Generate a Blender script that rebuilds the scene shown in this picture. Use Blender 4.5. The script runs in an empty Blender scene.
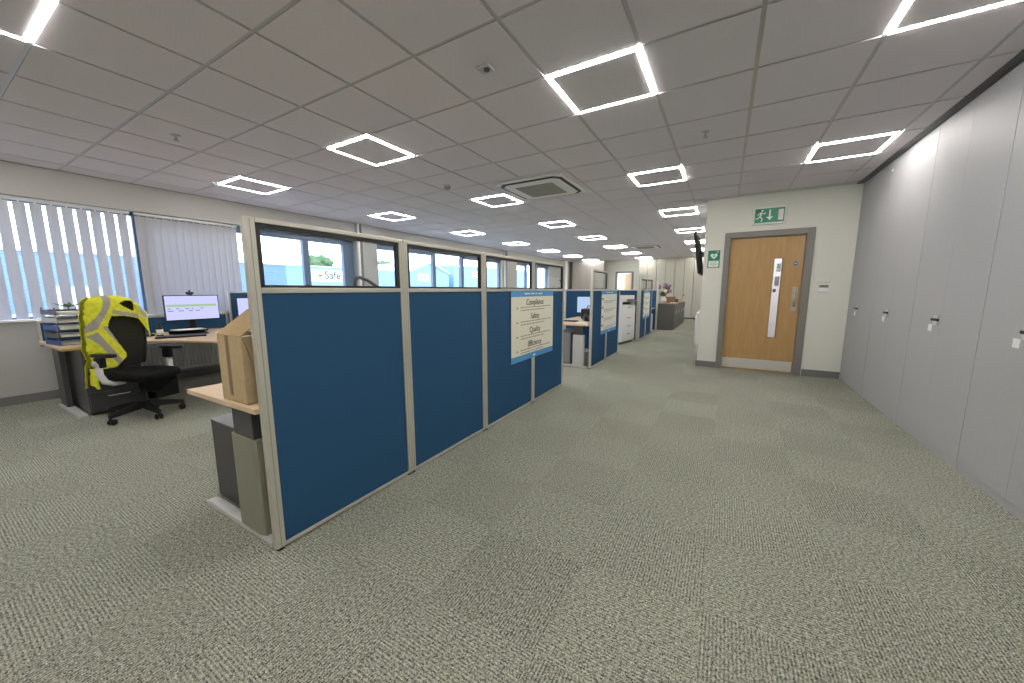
import bpy, bmesh, math, random
from math import sin, cos, pi, radians
from mathutils import Vector, Matrix, noise
random.seed(7)
SC = bpy.context.scene
COL = SC.collection
CEIL = 2.686
DW = 6.75            # door wall plane (Y)
WX = -6.88           # window wall plane (X)
BY = 17.6            # back wall plane (Y)

# ------------------------------------------------------------------ materials
def mat(name, col, rough=.6, metal=0, spec=.5, emit=None, alpha=None):
    m = bpy.data.materials.new(name); m.use_nodes = True
    b = m.node_tree.nodes['Principled BSDF']
    b.inputs['Base Color'].default_value = (*col, 1)
    b.inputs['Roughness'].default_value = rough
    b.inputs['Metallic'].default_value = metal
    b.inputs['Specular IOR Level'].default_value = spec
    if emit:
        b.inputs['Emission Color'].default_value = (*emit[0], 1)
        b.inputs['Emission Strength'].default_value = emit[1]
    return m
def nodes(m): return m.node_tree.nodes, m.node_tree.links, m.node_tree.nodes['Principled BSDF']
def N(nt, t, **k):
    n = nt.new(t)
    for a, v in k.items():
        if hasattr(n, a): setattr(n, a, v)
    return n
def grainy(name, col, scale=300, amp=.12, rough=.8, bump=.0, spec=.3, stretch=(1, 1, 1)):
    m = mat(name, col, rough, spec=spec); nt, L, b = nodes(m)
    tc = nt.new('ShaderNodeTexCoord'); mp = nt.new('ShaderNodeMapping'); mp.inputs['Scale'].default_value = stretch
    nz = nt.new('ShaderNodeTexNoise'); nz.inputs['Scale'].default_value = scale; nz.inputs['Detail'].default_value = 3
    L.new(tc.outputs['Object'], mp.inputs['Vector']); L.new(mp.outputs['Vector'], nz.inputs['Vector'])
    r = nt.new('ShaderNodeMapRange'); r.inputs[1].default_value = .3; r.inputs[2].default_value = .7
    r.inputs[3].default_value = 1 - amp; r.inputs[4].default_value = 1 + amp
    L.new(nz.outputs['Fac'], r.inputs[0])
    mx = nt.new('ShaderNodeMix'); mx.data_type = 'RGBA'; mx.blend_type = 'MULTIPLY'; mx.inputs[0].default_value = 1
    mx.inputs[6].default_value = (*col, 1); L.new(r.outputs[0], mx.inputs[7]); L.new(mx.outputs[2], b.inputs['Base Color'])
    if bump:
        bp = nt.new('ShaderNodeBump'); bp.inputs['Strength'].default_value = bump; bp.inputs['Distance'].default_value = .002
        L.new(nz.outputs['Fac'], bp.inputs['Height']); L.new(bp.outputs['Normal'], b.inputs['Normal'])
    return m
def glassy(name, tint=(1, 1, 1), refl=.06, rough=.0):
    m = bpy.data.materials.new(name); m.use_nodes = True; nt = m.node_tree.nodes; L = m.node_tree.links
    nt.clear(); o = nt.new('ShaderNodeOutputMaterial'); t = nt.new('ShaderNodeBsdfTransparent'); g = nt.new('ShaderNodeBsdfGlossy')
    t.inputs[0].default_value = (*tint, 1); g.inputs['Roughness'].default_value = rough
    f = nt.new('ShaderNodeLayerWeight'); f.inputs['Blend'].default_value = .25
    r = nt.new('ShaderNodeMapRange'); r.inputs[3].default_value = refl; r.inputs[4].default_value = .6
    x = nt.new('ShaderNodeMixShader'); L.new(f.outputs['Facing'], r.inputs[0])
    p = nt.new('ShaderNodeMath'); p.operation = 'POWER'; p.inputs[1].default_value = 3
    L.new(f.outputs['Facing'], p.inputs[0]); L.new(p.outputs[0], r.inputs[0])
    L.new(r.outputs[0], x.inputs[0]); L.new(t.outputs[0], x.inputs[1]); L.new(g.outputs[0], x.inputs[2]); L.new(x.outputs[0], o.inputs[0])
    return m
def emis(name, col, s):
    m = bpy.data.materials.new(name); m.use_nodes = True; nt = m.node_tree.nodes; nt.clear()
    o = nt.new('ShaderNodeOutputMaterial'); e = nt.new('ShaderNodeEmission'); e.inputs[0].default_value = (*col, 1); e.inputs[1].default_value = s
    m.node_tree.links.new(e.outputs[0], o.inputs[0]); return m

def carpet():
    m = mat('carpet', (.2, .2, .17), .95, spec=.1); nt, L, b = nodes(m)
    def M(op, a, c=None):
        n = nt.new('ShaderNodeMath'); n.operation = op
        for i, v in enumerate((a, c)):
            if v is None: continue
            if isinstance(v, (int, float)): n.inputs[i].default_value = v
            else: L.new(v, n.inputs[i])
        return n.outputs[0]
    tc = nt.new('ShaderNodeTexCoord'); sx = nt.new('ShaderNodeSeparateXYZ'); L.new(tc.outputs['Object'], sx.inputs[0])
    X, Y = sx.outputs[0], sx.outputs[1]
    tx = M('FLOOR', M('DIVIDE', X, .5)); ty = M('FLOOR', M('DIVIDE', Y, .5))
    par = M('MODULO', M('ADD', M('ADD', tx, ty), 400), 2)
    cb = nt.new('ShaderNodeCombineXYZ'); L.new(tx, cb.inputs[0]); L.new(ty, cb.inputs[1])
    wn = nt.new('ShaderNodeTexWhiteNoise'); wn.noise_dimensions = '2D'; L.new(cb.outputs[0], wn.inputs['Vector'])
    u = nt.new('ShaderNodeMix'); u.data_type = 'FLOAT'; L.new(par, u.inputs[0]); L.new(X, u.inputs[2]); L.new(Y, u.inputs[3])
    v = nt.new('ShaderNodeMix'); v.data_type = 'FLOAT'; L.new(par, v.inputs[0]); L.new(Y, v.inputs[2]); L.new(X, v.inputs[3])
    # loop pile: rows every 9 mm, broken up along their length
    cv = nt.new('ShaderNodeCombineXYZ'); L.new(M('MULTIPLY', u.outputs[0], 90), cv.inputs[0]); L.new(M('MULTIPLY', v.outputs[0], 70), cv.inputs[1])
    nz = nt.new('ShaderNodeTexNoise'); nz.inputs['Scale'].default_value = 1; nz.inputs['Detail'].default_value = 2; L.new(cv.outputs[0], nz.inputs['Vector'])
    fine = nt.new('ShaderNodeTexNoise'); fine.inputs['Scale'].default_value = 210; fine.inputs['Detail'].default_value = 2; L.new(tc.outputs['Object'], fine.inputs['Vector'])
    row = M('SINE', M('MULTIPLY', u.outputs[0], 2 * pi / .0125))
    h = M('ADD', M('ADD', M('MULTIPLY', M('SUBTRACT', nz.outputs['Fac'], .5), 1.4), M('MULTIPLY', row, .14)), M('MULTIPLY', M('SUBTRACT', fine.outputs['Fac'], .5), 2.4))
    lump = nt.new('ShaderNodeTexNoise'); lump.inputs['Scale'].default_value = 1.1; lump.inputs['Detail'].default_value = 3; L.new(tc.outputs['Object'], lump.inputs['Vector'])
    val = M('ADD', M('ADD', M('MULTIPLY', h, 1.9), 1.0), M('MULTIPLY', M('SUBTRACT', wn.outputs['Value'], .5), .08))
    val = M('ADD', val, M('MULTIPLY', M('SUBTRACT', par, .5), .05)); val = M('ADD', val, M('MULTIPLY', M('SUBTRACT', lump.outputs['Fac'], .5), .25))
    mx = nt.new('ShaderNodeMix'); mx.data_type = 'RGBA'; mx.blend_type = 'MULTIPLY'; mx.inputs[0].default_value = 1
    mx.inputs[6].default_value = (.31, .318, .262, 1); L.new(M('MAXIMUM', val, .15), mx.inputs[7]); L.new(mx.outputs[2], b.inputs['Base Color'])
    bp = nt.new('ShaderNodeBump'); bp.inputs['Strength'].default_value = .8; bp.inputs['Distance'].default_value = .004
    L.new(h, bp.inputs['Height']); L.new(bp.outputs['Normal'], b.inputs['Normal'])
    return m
def wood(name, c1, c2, scale=6, stretch=(1, 12, 1), rough=.45):
    m = mat(name, c1, rough, spec=.4); nt, L, b = nodes(m)
    tc = nt.new('ShaderNodeTexCoord'); mp = nt.new('ShaderNodeMapping'); mp.inputs['Scale'].default_value = stretch
    nz = nt.new('ShaderNodeTexNoise'); nz.inputs['Scale'].default_value = scale; nz.inputs['Detail'].default_value = 6; nz.inputs['Distortion'].default_value = .6
    L.new(tc.outputs['Object'], mp.inputs['Vector']); L.new(mp.outputs['Vector'], nz.inputs['Vector'])
    r = nt.new('ShaderNodeValToRGB'); r.color_ramp.elements[0].position = .3; r.color_ramp.elements[1].position = .7
    r.color_ramp.elements[0].color = (*c1, 1); r.color_ramp.elements[1].color = (*c2, 1)
    L.new(nz.outputs['Fac'], r.inputs[0]); L.new(r.outputs[0], b.inputs['Base Color']); return m

K = dict(
 carpet=carpet(),
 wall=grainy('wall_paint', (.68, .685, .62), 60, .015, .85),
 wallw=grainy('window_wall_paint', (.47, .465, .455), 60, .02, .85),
 tile=grainy('ceiling_tile', (.72, .68, .72), 160, .05, .95, spec=.1),
 tee=mat('tee_white', (.45, .445, .44), .28, 0, 1.0),
 base=mat('grey_gloss', (.17, .17, .165), .45),
 doorframe=mat('door_frame_grey', (.20, .19, .175), .5),
 oak=wood('oak', (.40, .24, .09), (.47, .30, .13), 4, (9, 9, .7)),
 steel=mat('brushed_steel', (.50, .48, .45), .32, .9),
 blue=grainy('blue_fabric', (.027, .083, .17), 500, .10, .95, .1, spec=.1),
 alu=mat('aluminium', (.62, .60, .52), .38, .55),
 rubber=mat('black_gasket', (.012, .012, .014), .5),
 black=mat('black_plastic', (.009, .009, .010), .5, spec=.3),
 blackfab=grainy('black_fabric', (.010, .010, .011), 400, .2, .95, spec=.1),
 dark=mat('dark_grey_metal', (.065, .065, .07), .42, .1),
 grey=mat('mid_grey', (.30, .30, .31), .4, .1),
 lgrey=mat('light_grey', (.55, .55, .54), .4, .1),
 white=mat('white_plastic', (.80, .80, .79), .45),
 paper=mat('paper', (.82, .80, .74), .8, spec=.2),
 cream=mat('poster_cream', (.80, .78, .64), .6, spec=.3),
 sky=mat('poster_blue', (.07, .30, .62), .5),
 ink=mat('ink', (.03, .03, .03), .7, spec=.2),
 inkgrey=mat('ink_grey', (.36, .36, .33), .8, spec=.2),
 maple=wood('maple', (.66, .49, .31), (.74, .57, .38), 3, (1.2, 10, 10), .4),
 oakdesk=wood('oak_desk', (.52, .36, .20), (.60, .43, .25), 3, (10, 1.2, 10), .4),
 card=grainy('cardboard', (.53, .41, .24), 40, .06, .85, spec=.2),
 cardin=grainy('cardboard_inside', (.44, .32, .17), 40, .06, .85, spec=.2),
 tape=mat('brown_tape', (.27, .17, .10), .3),
 cup=grainy('cupboard_grey', (.39, .39, .395), 30, .015, .52, spec=.25),
 beige=grainy('far_cupboard', (.40, .375, .345), 30, .015, .5),
 olive=grainy('far_cupboard_pale', (.43, .42, .36), 30, .015, .5),
 blind=grainy('blind_cloth', (.56, .555, .55), 300, .06, .9, spec=.15),
 frame=mat('window_frame_blue', (.10, .16, .26), .35),
 glass=glassy('window_glass', (.97, .985, 1), .04),
 sglass=glassy('screen_glass', (.95, .97, .97), .04),
 strip=emis('led_strip', (1, .955, .91), 42),
 yellow=None, stripe=None, green=mat('sign_green', (.005, .21, .11), .4),
 signwhite=mat('sign_white', (.75, .80, .74), .5),
 rad=mat('radiator_enamel', (.80, .80, .79), .35),
 clad=None, leaf=grainy('leaf', (.08, .14, .06), 8, .3, .8), bark=mat('bark', (.1, .075, .05), .9),
 asphalt=grainy('asphalt', (.22, .22, .22), 5, .1, .9),
 roof=mat('pale_roof', (.55, .57, .6), .6),
 screen_on=emis('screen_glow', (.56, .58, .95), .5),
 screen_line=emis('screen_green_row', (.50, .72, .35), .36),
 screen_txt=emis('screen_text', (.35, .37, .55), .3),
 screen_pale=emis('screen_pale', (.50, .66, .92), .42),
 bluep=mat('blue_plastic', (.03, .08, .30), .4), tan=wood('worktop_brown', (.30, .17, .08), (.38, .23, .12), 4),
 purple=mat('petal', (.30, .22, .32), .8), brownbox=mat('brown_box', (.22, .12, .06), .7),
 kick=mat('kick_plate_steel', (.72, .70, .67), .38, .6),
 bluedot=mat('sticker_blue', (.02, .17, .40), .5),
)
def mesh_cloth():
    m = bpy.data.materials.new('chair_mesh'); m.use_nodes = True; nt = m.node_tree.nodes; L = m.node_tree.links
    b = nt['Principled BSDF']; b.inputs['Base Color'].default_value = (.008, .008, .009, 1); b.inputs['Roughness'].default_value = .8
    t = nt.new('ShaderNodeBsdfTransparent'); x = nt.new('ShaderNodeMixShader'); x.inputs[0].default_value = .93
    L.new(t.outputs[0], x.inputs[1]); L.new(b.outputs[0], x.inputs[2]); L.new(x.outputs[0], nt['Material Output'].inputs[0]); return m
K['mesh'] = mesh_cloth()
def add_translucency(m, f):
    nt = m.node_tree.nodes; L = m.node_tree.links; b = nt['Principled BSDF']; t = nt.new('ShaderNodeBsdfTranslucent'); x = nt.new('ShaderNodeMixShader')
    t.inputs[0].default_value = (.60, .62, .72, 1); x.inputs[0].default_value = f
    L.new(b.outputs[0], x.inputs[1]); L.new(t.outputs[0], x.inputs[2]); L.new(x.outputs[0], nt['Material Output'].inputs[0])
add_translucency(K['blind'], .3)
K['yellow'] = grainy('hi_vis_yellow', (.70, .70, .045), 30, .12, .75, .0, .2)
K['stripe'] = grainy('reflective_tape', (.36, .33, .29), 200, .08, .5, spec=.4)
def cladding(name, col):
    m = mat(name, col, .5); nt, L, b = nodes(m)
    tc = nt.new('ShaderNodeTexCoord'); w = nt.new('ShaderNodeTexWave'); w.bands_direction = 'Z'; w.inputs['Scale'].default_value = 1.1
    L.new(tc.outputs['Object'], w.inputs['Vector'])
    r = nt.new('ShaderNodeMapRange'); r.inputs[3].default_value = .8; r.inputs[4].default_value = 1.08; L.new(w.outputs['Fac'], r.inputs[0])
    mx = nt.new('ShaderNodeMix'); mx.data_type = 'RGBA'; mx.blend_type = 'MULTIPLY'; mx.inputs[0].default_value = 1; mx.inputs[6].default_value = (*col, 1)
    L.new(r.outputs[0], mx.inputs[7]); L.new(mx.outputs[2], b.inputs['Base Color']); return m
K['clad'] = cladding('blue_cladding', (.10, .18, .36))
K['clad2'] = cladding('pale_blue_cladding', (.18, .32, .46))

# ------------------------------------------------------------------ mesh builder
class MB:
    def __init__(s): s.bm = bmesh.new(); s.i = 0
    def _new(s, before):
        for f in s.bm.faces:
            if f not in before: f.material_index = s.i
    def mi(s, i): s.i = i; return s
    def box(s, lo, hi, bev=0, seg=2):
        n0 = len(s.bm.faces)
        r = bmesh.ops.create_cube(s.bm, size=1); vs = r['verts']
        for v in vs: v.co = Vector([lo[k] + (v.co[k] + .5) * (hi[k] - lo[k]) for k in range(3)])
        fs = set(f for v in vs for f in v.link_faces)
        for f in fs: f.material_index = s.i
        if bev:
            es = list(set(e for v in vs for e in v.link_edges))
            bmesh.ops.bevel(s.bm, geom=es, offset=bev, segments=seg, affect='EDGES', profile=.5, material=s.i)
        return s
    def prism(s, poly, a, b, axis='z', bev=0):
        def P(u, v, w): return {'z': (u, v, w), 'x': (w, u, v), 'y': (u, w, v)}[axis]
        A = [s.bm.verts.new(P(u, v, a)) for u, v in poly]; B = [s.bm.verts.new(P(u, v, b)) for u, v in poly]
        fs = [s.bm.faces.new(A[::-1]), s.bm.faces.new(B)]; n = len(poly)
        for i in range(n): fs.append(s.bm.faces.new((A[i], A[(i + 1) % n], B[(i + 1) % n], B[i])))
        for f in fs: f.material_index = s.i
        bmesh.ops.recalc_face_normals(s.bm, faces=fs)
        if bev:
            es = [e for e in set(e for f in fs[:2] for e in f.edges)]
            bmesh.ops.bevel(s.bm, geom=es, offset=bev, segments=2, affect='EDGES', profile=.5, material=s.i)
        return s
    def tube(s, pts, r, n=10, caps=True):
        pts = [Vector(p) for p in pts]; rings = []
        rr = r if isinstance(r, (list, tuple)) else [r] * len(pts)
        prev = None
        for i, p in enumerate(pts):
            d = (pts[min(i + 1, len(pts) - 1)] - pts[max(i - 1, 0)]).normalized()
            if prev is None: a = d.orthogonal().normalized()
            else: a = (prev - d * prev.dot(d)).normalized()
            prev = a; b = d.cross(a)
            rings.append([s.bm.verts.new(p + (a * cos(2 * pi * k / n) + b * sin(2 * pi * k / n)) * rr[i]) for k in range(n)])
        for A, B in zip(rings, rings[1:]):
            for k in range(n):
                f = s.bm.faces.new((A[k], A[(k + 1) % n], B[(k + 1) % n], B[k])); f.material_index = s.i; f.smooth = True
        if caps:
            for R_ in (rings[0][::-1], rings[-1]): s.bm.faces.new(R_).material_index = s.i
        return s
    def lathe(s, prof, c=(0, 0, 0), axis=(0, 0, 1), n=24):
        z = Vector(axis).normalized(); a = z.orthogonal().normalized(); b = z.cross(a); c = Vector(c); rings = []
        for r, h in prof:
            rings.append([s.bm.verts.new(c + z * h + (a * cos(2 * pi * k / n) + b * sin(2 * pi * k / n)) * max(r, 1e-4)) for k in range(n)])
        for A, B in zip(rings, rings[1:]):
            for k in range(n):
                f = s.bm.faces.new((A[k], A[(k + 1) % n], B[(k + 1) % n], B[k])); f.material_index = s.i; f.smooth = True
        for R_ in (rings[0][::-1], rings[-1]): s.bm.faces.new(R_).material_index = s.i
        return s
    def quad(s, *p):
        f = s.bm.faces.new([s.bm.verts.new(q) for q in p]); f.material_index = s.i; return s
    def blob(s, c, r, sub=3, amp=.15, sc=3.0, flat=(1, 1, 1), seed=0):
        res = bmesh.ops.create_icosphere(s.bm, subdivisions=sub, radius=1)
        for v in res['verts']:
            k = 1 + amp * noise.noise(v.co * sc + Vector((seed, seed * 2.1, 0)))
            v.co = Vector(c) + Vector([v.co[j] * k * r * flat[j] for j in range(3)])
        for f in set(f for v in res['verts'] for f in v.link_faces): f.material_index = s.i; f.smooth = True
        return s
    def rot(s, M):
        for v in s.bm.verts: v.co = M @ v.co
        return s
    def build(s, name, m, parent=None):
        me = bpy.data.meshes.new(name); s.bm.normal_update(); s.bm.to_mesh(me); s.bm.free()
        for x in (m if isinstance(m, (list, tuple)) else [m]): me.materials.append(x)
        o = bpy.data.objects.new(name, me); COL.objects.link(o)
        if parent: o.parent = parent
        return o
def tag(o, label=None, cat=None, group=None, kind=None):
    for k, v in (('label', label), ('category', cat), ('group', group), ('kind', kind)):
        if v: o[k] = v
    return o
def thing(name, label, cat, loc=(0, 0, 0), rz=0, group=None):
    o = bpy.data.objects.new(name, None); COL.objects.link(o); o.location = loc; o.rotation_euler = (0, 0, rz); o.empty_display_size = .1
    return tag(o, label, cat, group)
def struct(o): return tag(o, kind='structure')
def copy_tree(o, parent=None):
    c = o.copy(); COL.objects.link(c)
    if parent: c.parent = parent
    for ch in list(o.children): copy_tree(ch, c)
    return c
_txt = {}
def text(name, body, size, m, parent, loc, rot, align='CENTER', bold=0):
    cu = bpy.data.curves.new(name, 'FONT'); cu.body = body; cu.size = size; cu.align_x = align; cu.align_y = 'CENTER'; cu.extrude = .0004; cu.offset = bold
    t = bpy.data.objects.new(name + '_curve', cu); COL.objects.link(t)
    dg = bpy.context.evaluated_depsgraph_get(); me = bpy.data.meshes.new_from_object(t.evaluated_get(dg))
    bpy.data.objects.remove(t); bpy.data.curves.remove(cu)
    o = bpy.data.objects.new(name, me); COL.objects.link(o); me.materials.clear(); me.materials.append(m)
    o.parent = parent; o.location = loc; o.rotation_euler = rot; return o
FX = (pi / 2, 0, pi / 2)      # lettering facing +X
FY = (pi / 2, 0, 0)           # lettering facing -Y

# ------------------------------------------------------------------ room shell
RX = 2.15; RY = -4.0
struct(MB().box((-7.15, RY - .15, -.15), (RX + .15, BY + .6, 0)).build('floor', K['carpet']))
GX, GY = -1.128, 2.387
c = struct(MB().box((-7.15, RY - .15, CEIL), (RX + .15, BY + .6, CEIL + .15)).build('ceiling', K['tee']))
LAMPS = [(i, j) for j in range(-8, 25, 4) for i in (-8, -4, 0, 3) if not (i == 3 and j > 4)]
lampset = set(LAMPS)
ACS = [(-2.28, 4.72), (-2.35, 12.6)]
g = MB(); TD = .006
for i in range(-10, 6):
    for j in range(-11, 26):
        x0, y0 = GX + .6 * i + .012, GY + .6 * j + .012; x1, y1 = x0 + .576, y0 + .576
        x0, x1, y0, y1 = max(x0, WX + .03), min(x1, RX), max(y0, RY), min(y1, BY + .4)
        if x1 - x0 < .04 or y1 - y0 < .04 or (i, j) in lampset: continue
        if j >= 7 and x0 > -.2: continue
        g.box((x0, y0, CEIL - TD), (x1, y1, CEIL - .0005))
g.build('ceiling_tile', K['tile'], c)
tr = MB()
tr.box((1.43, RY, CEIL - .012), (1.52, DW, CEIL + .01))
struct(tr.build('trim_1', K['dark']))
struct(MB().box((WX, RY, CEIL - .012), (WX + .02, BY, CEIL + .01)).build('trim_2', K['grey']))

# window wall with three openings
WIN = [(-.45, 5.17), (5.72, 11.1), (12.1, 15.1)]; SILL = .93; HEAD = 2.33
w = MB()
w.box((-7.15, RY - .15, 0), (WX, BY + .6, SILL)); w.box((-7.15, RY - .15, HEAD), (WX, BY + .6, CEIL))
ys = [RY - .15] + [v for ab in WIN for v in ab] + [BY + .6]
for a, b in zip(ys[0::2], ys[1::2]): w.box((-7.15, a, SILL), (WX, b, HEAD))
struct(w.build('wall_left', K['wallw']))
p = MB()
for a, b in ((5.27, 5.61), (11.3, 12.0)): p.box((WX, a, 0), (WX + .09, b, CEIL))
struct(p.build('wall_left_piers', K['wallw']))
MULL = [[1.84, 4.14], [7.7, 8.96], [13.1, 14.1]]
for n, ((a, b), mu) in enumerate(zip(WIN, MULL)):
    f = MB(); x0, x1 = -7.06, -6.98
    for q0, q1 in ((a, a + .06), (b - (.24 if n == 0 else .06), b)): f.box((x0, q0, SILL), (x1, q1, HEAD))
    for q in mu: f.box((x0, q - .06, SILL), (x1, q + .06, HEAD))
    f.box((x0, a, SILL), (x1, b, SILL + .05)); f.box((x0, a, HEAD - .05), (x1, b, HEAD))
    e = [a] + mu + [b]
    for k in range(3):
        if k != (0 if n == 0 else 1):   # opening casements carry a deeper sash
            f.box((x0, e[k], HEAD - .11), (x1 + .015, e[k + 1], HEAD - .045))
            f.box((x0, e[k], SILL + .05), (x1 + .015, e[k + 1], SILL + .11))
    wf = struct(f.build('window_%d' % (n + 1), K['frame']))
    for k in range(3): MB().box((-7.025, e[k] + .03, SILL + .03), (-7.019, e[k + 1] - .03, HEAD - .03)).build('pane', K['glass'], wf)
    MB().box((-6.98, a, SILL - .0), (WX + .05, b, SILL + .025), .004).build('sill', K['white'], wf)

struct(MB().box((-7.15, RY - .15, 0), (RX + .15, RY, CEIL)).build('wall_rear', K['wall']))
struct(MB().box((RX, RY, 0), (RX + .15, BY, CEIL)).build('wall_right', K['wall']))
struct(MB().box((-.337, DW + .001, 0), (-.2, BY + .4, CEIL)).build('wall_corridor', K['wall']))
dwm = MB()
dwm.box((-.337, DW, 0), (-.05, DW + .15, CEIL)); dwm.box((1.04, DW, 0), (RX, DW + .15, CEIL)); dwm.box((-.05, DW, 2.13), (1.04, DW + .15, CEIL))
struct(dwm.build('wall_door', K['wall']))
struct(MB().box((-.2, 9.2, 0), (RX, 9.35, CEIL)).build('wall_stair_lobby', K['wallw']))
# back wall with a doorway
bw = MB()
bw.box((-7.15, BY + .4, 0), (-4.62, BY + .55, CEIL)); bw.box((-3.86, BY + .4, 0), (-.2, BY + .55, CEIL)); bw.box((-4.62, BY + .4, 2.1), (-3.86, BY + .55, CEIL))
struct(bw.build('wall_back', K['wall']))
struct(MB().box((-5.4, BY + 2.2, -.1), (-3.0, BY + 2.3, CEIL)).build('wall_back_room', K['wallw']))
bs = MB().box((-.352, DW - .014, 0), (-.06, DW, .1), .003).box((1.06, DW - .014, 0), (1.495, DW, .1), .003).box((-.352, DW - .014, 0), (-.337, BY, .1), .003)
struct(bs.build('baseboard_door', K['base']))
struct(MB().box((WX, RY, 0), (WX + .015, 5.27, .1), .003).box((WX, 5.61, 0), (WX + .015, BY, .1), .003).build('baseboard_left', K['base']))
struct(MB().box((-5.1, BY + .385, 0), (-4.6, BY + .4, .1), .003).build('baseboard_back', K['base']))

# ------------------------------------------------------------------ door
d = bpy.data.objects.new('door_1', None); COL.objects.link(d); d.location = (0, DW, 0); struct(d)
tag(d, 'oak veneer fire door with tall narrow glass panel and steel kick plate', 'door')
f = MB().box((-.06, -.02, 0), (.02, .12, 2.15), .003).box((.955, -.02, 0), (1.05, .12, 2.15), .003).box((.02, -.02, 2.065), (.955, .12, 2.15), .003)
f.box((.02, .084, 0), (.035, .12, 2.065)).box((.94, .084, 0), (.955, .12, 2.065)).box((.035, .084, 2.05), (.94, .12, 2.065))
f.build('door_frame', K['doorframe'], d)
lf = MB()
lf.box((.022, .035, .004), (.60, .08, 2.064)); lf.box((.71, .035, .004), (.953, .08, 2.064)); lf.box((.60, .035, .004), (.71, .08, .54)); lf.box((.60, .035, 1.74), (.71, .08, 2.06))
leaf = lf.build('door_leaf', K['oak'], d)
v = MB()
v.box((.59, .028, .53), (.602, .085, 1.75)).box((.708, .028, .53), (.72, .085, 1.75)).box((.60, .028, 1.738), (.71, .085, 1.75)).box((.60, .028, .53), (.71, .085, .542))
v.build('vision_panel_bead', K['oak'], leaf)
v = MB()
v.box((.602, .030, .542), (.607, .08, 1.738)).box((.703, .030, .542), (.708, .08, 1.738)).box((.602, .030, 1.733), (.708, .08, 1.738)).box((.602, .030, .542), (.708, .08, .547))
v.build('glazing_seal', K['rubber'], leaf)
MB().box((.605, .054, .545), (.705, .060, 1.735)).build('glass', K['glass'], leaf)
MB().box((.03, .031, .03), (.94, .0349, .185), .001).build('kick_plate', K['kick'], d)
h = MB().box((.86, .032, .95), (.925, .0349, 1.31), .002).build('pull_plate', K['steel'], d)
MB().tube([(.892, .032, 1.03), (.892, .0, 1.03), (.892, -.012, 1.05), (.892, -.012, 1.20), (.892, .0, 1.22), (.892, .032, 1.22)], .0095).build('pull_handle', K['steel'], h)
MB().lathe([(.03, 0), (.03, .0015)], (.865, .0349, 1.655), (0, -1, 0)).build('sticker', K['bluedot'], d)['label'] = 'round blue fire door sticker'
st = MB().box((.845, .0325, 1.650), (.885, .0334, 1.660)).build('sticker_bar', K['white'], d)
for z in (.3, 1.05, 1.85): MB().tube([(.021, .03, z - .05), (.021, .03, z + .05)], .007).build('hinge', K['steel'], d)
n1 = MB().box((.645, 0, 0), (.69, .0012, .12)).build('glass_reflection', K['green']); n1.location = (0, DW + .0525, 1.54)  # reflections in the door glass, painted as thin coloured cards
MB().box((.65, -.0006, .006), (.685, 0, .058)).build('reflection_pale_panel', K['paper'], n1); MB().blob((.667, -.0006, .09), .016, 2, .02, 1, (1, .05, 1)).build('emblem', K['white'], n1)
tag(n1, 'small green and white reflection painted high on the door glass', 'reflection')
n2 = MB().box((.635, 0, 0), (.69, .0012, .14)).build('glass_reflection', K['grey']); n2.location = (0, DW + .0525, 1.33)
tag(n2, 'grey reflection painted on the door glass below the green one', 'reflection')
n3 = MB().box((.62, 0, 0), (.66, .0012, .05)).build('glass_reflection', K['dark']); n3.location = (0, DW + .0525, 1.235)
tag(n3, 'tiny dark reflection painted low on the door glass under the grey one', 'reflection')

# exit sign over the door
s = thing('exit_sign', 'green running man exit sign box mounted above the oak door', 'sign', (.487, DW, 2.36), radians(0))
MB().box((-.20, -.045, -.125), (.20, 0, .125), .006).build('housing', K['signwhite'], s)
MB().box((-.18, -.048, -.10), (.18, -.0452, .10)).build('sign_face', K['green'], s)
MB().box((.105, -.0495, -.075), (.165, -.0482, .075)).build('door_symbol', K['lgrey'], s)
a = MB(); y0, y1 = -.0495, -.0482
a.box((-.008, y0, -.02), (.012, y1, .08)); a.prism([(-.04, -.02), (.044, -.02), (.002, -.07)], y0, y1, 'y'); a.build('arrow', K['signwhite'], s)
a = MB()
def limb(p, q, r):
    p, q = Vector((p[0], 0, p[1])), Vector((q[0], 0, q[1])); d_ = (q - p).normalized(); n_ = Vector((-d_.z, 0, d_.x)) * r
    a.prism([(u.x, u.z) for u in (p + n_, p - n_, q - n_ * .8, q + n_ * .8)], y0, y1, 'y')
limb((-.10, .05), (-.115, -.01), .014); limb((-.115, -.01), (-.085, -.05), .009); limb((-.085, -.05), (-.10, -.085), .008)
limb((-.115, -.01), (-.145, -.04), .009); limb((-.145, -.04), (-.172, -.035), .008); limb((-.10, .045), (-.07, .02), .007); limb((-.07, .02), (-.05, .045), .006); limb((-.105, .045), (-.14, .025), .007); limb((-.14, .025), (-.145, .0), .006)
a.lathe([(.015, 0), (.015, .0013)], (-.092, y1, .072), (0, -1, 0)); a.build('running_man', K['signwhite'], s)
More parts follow.
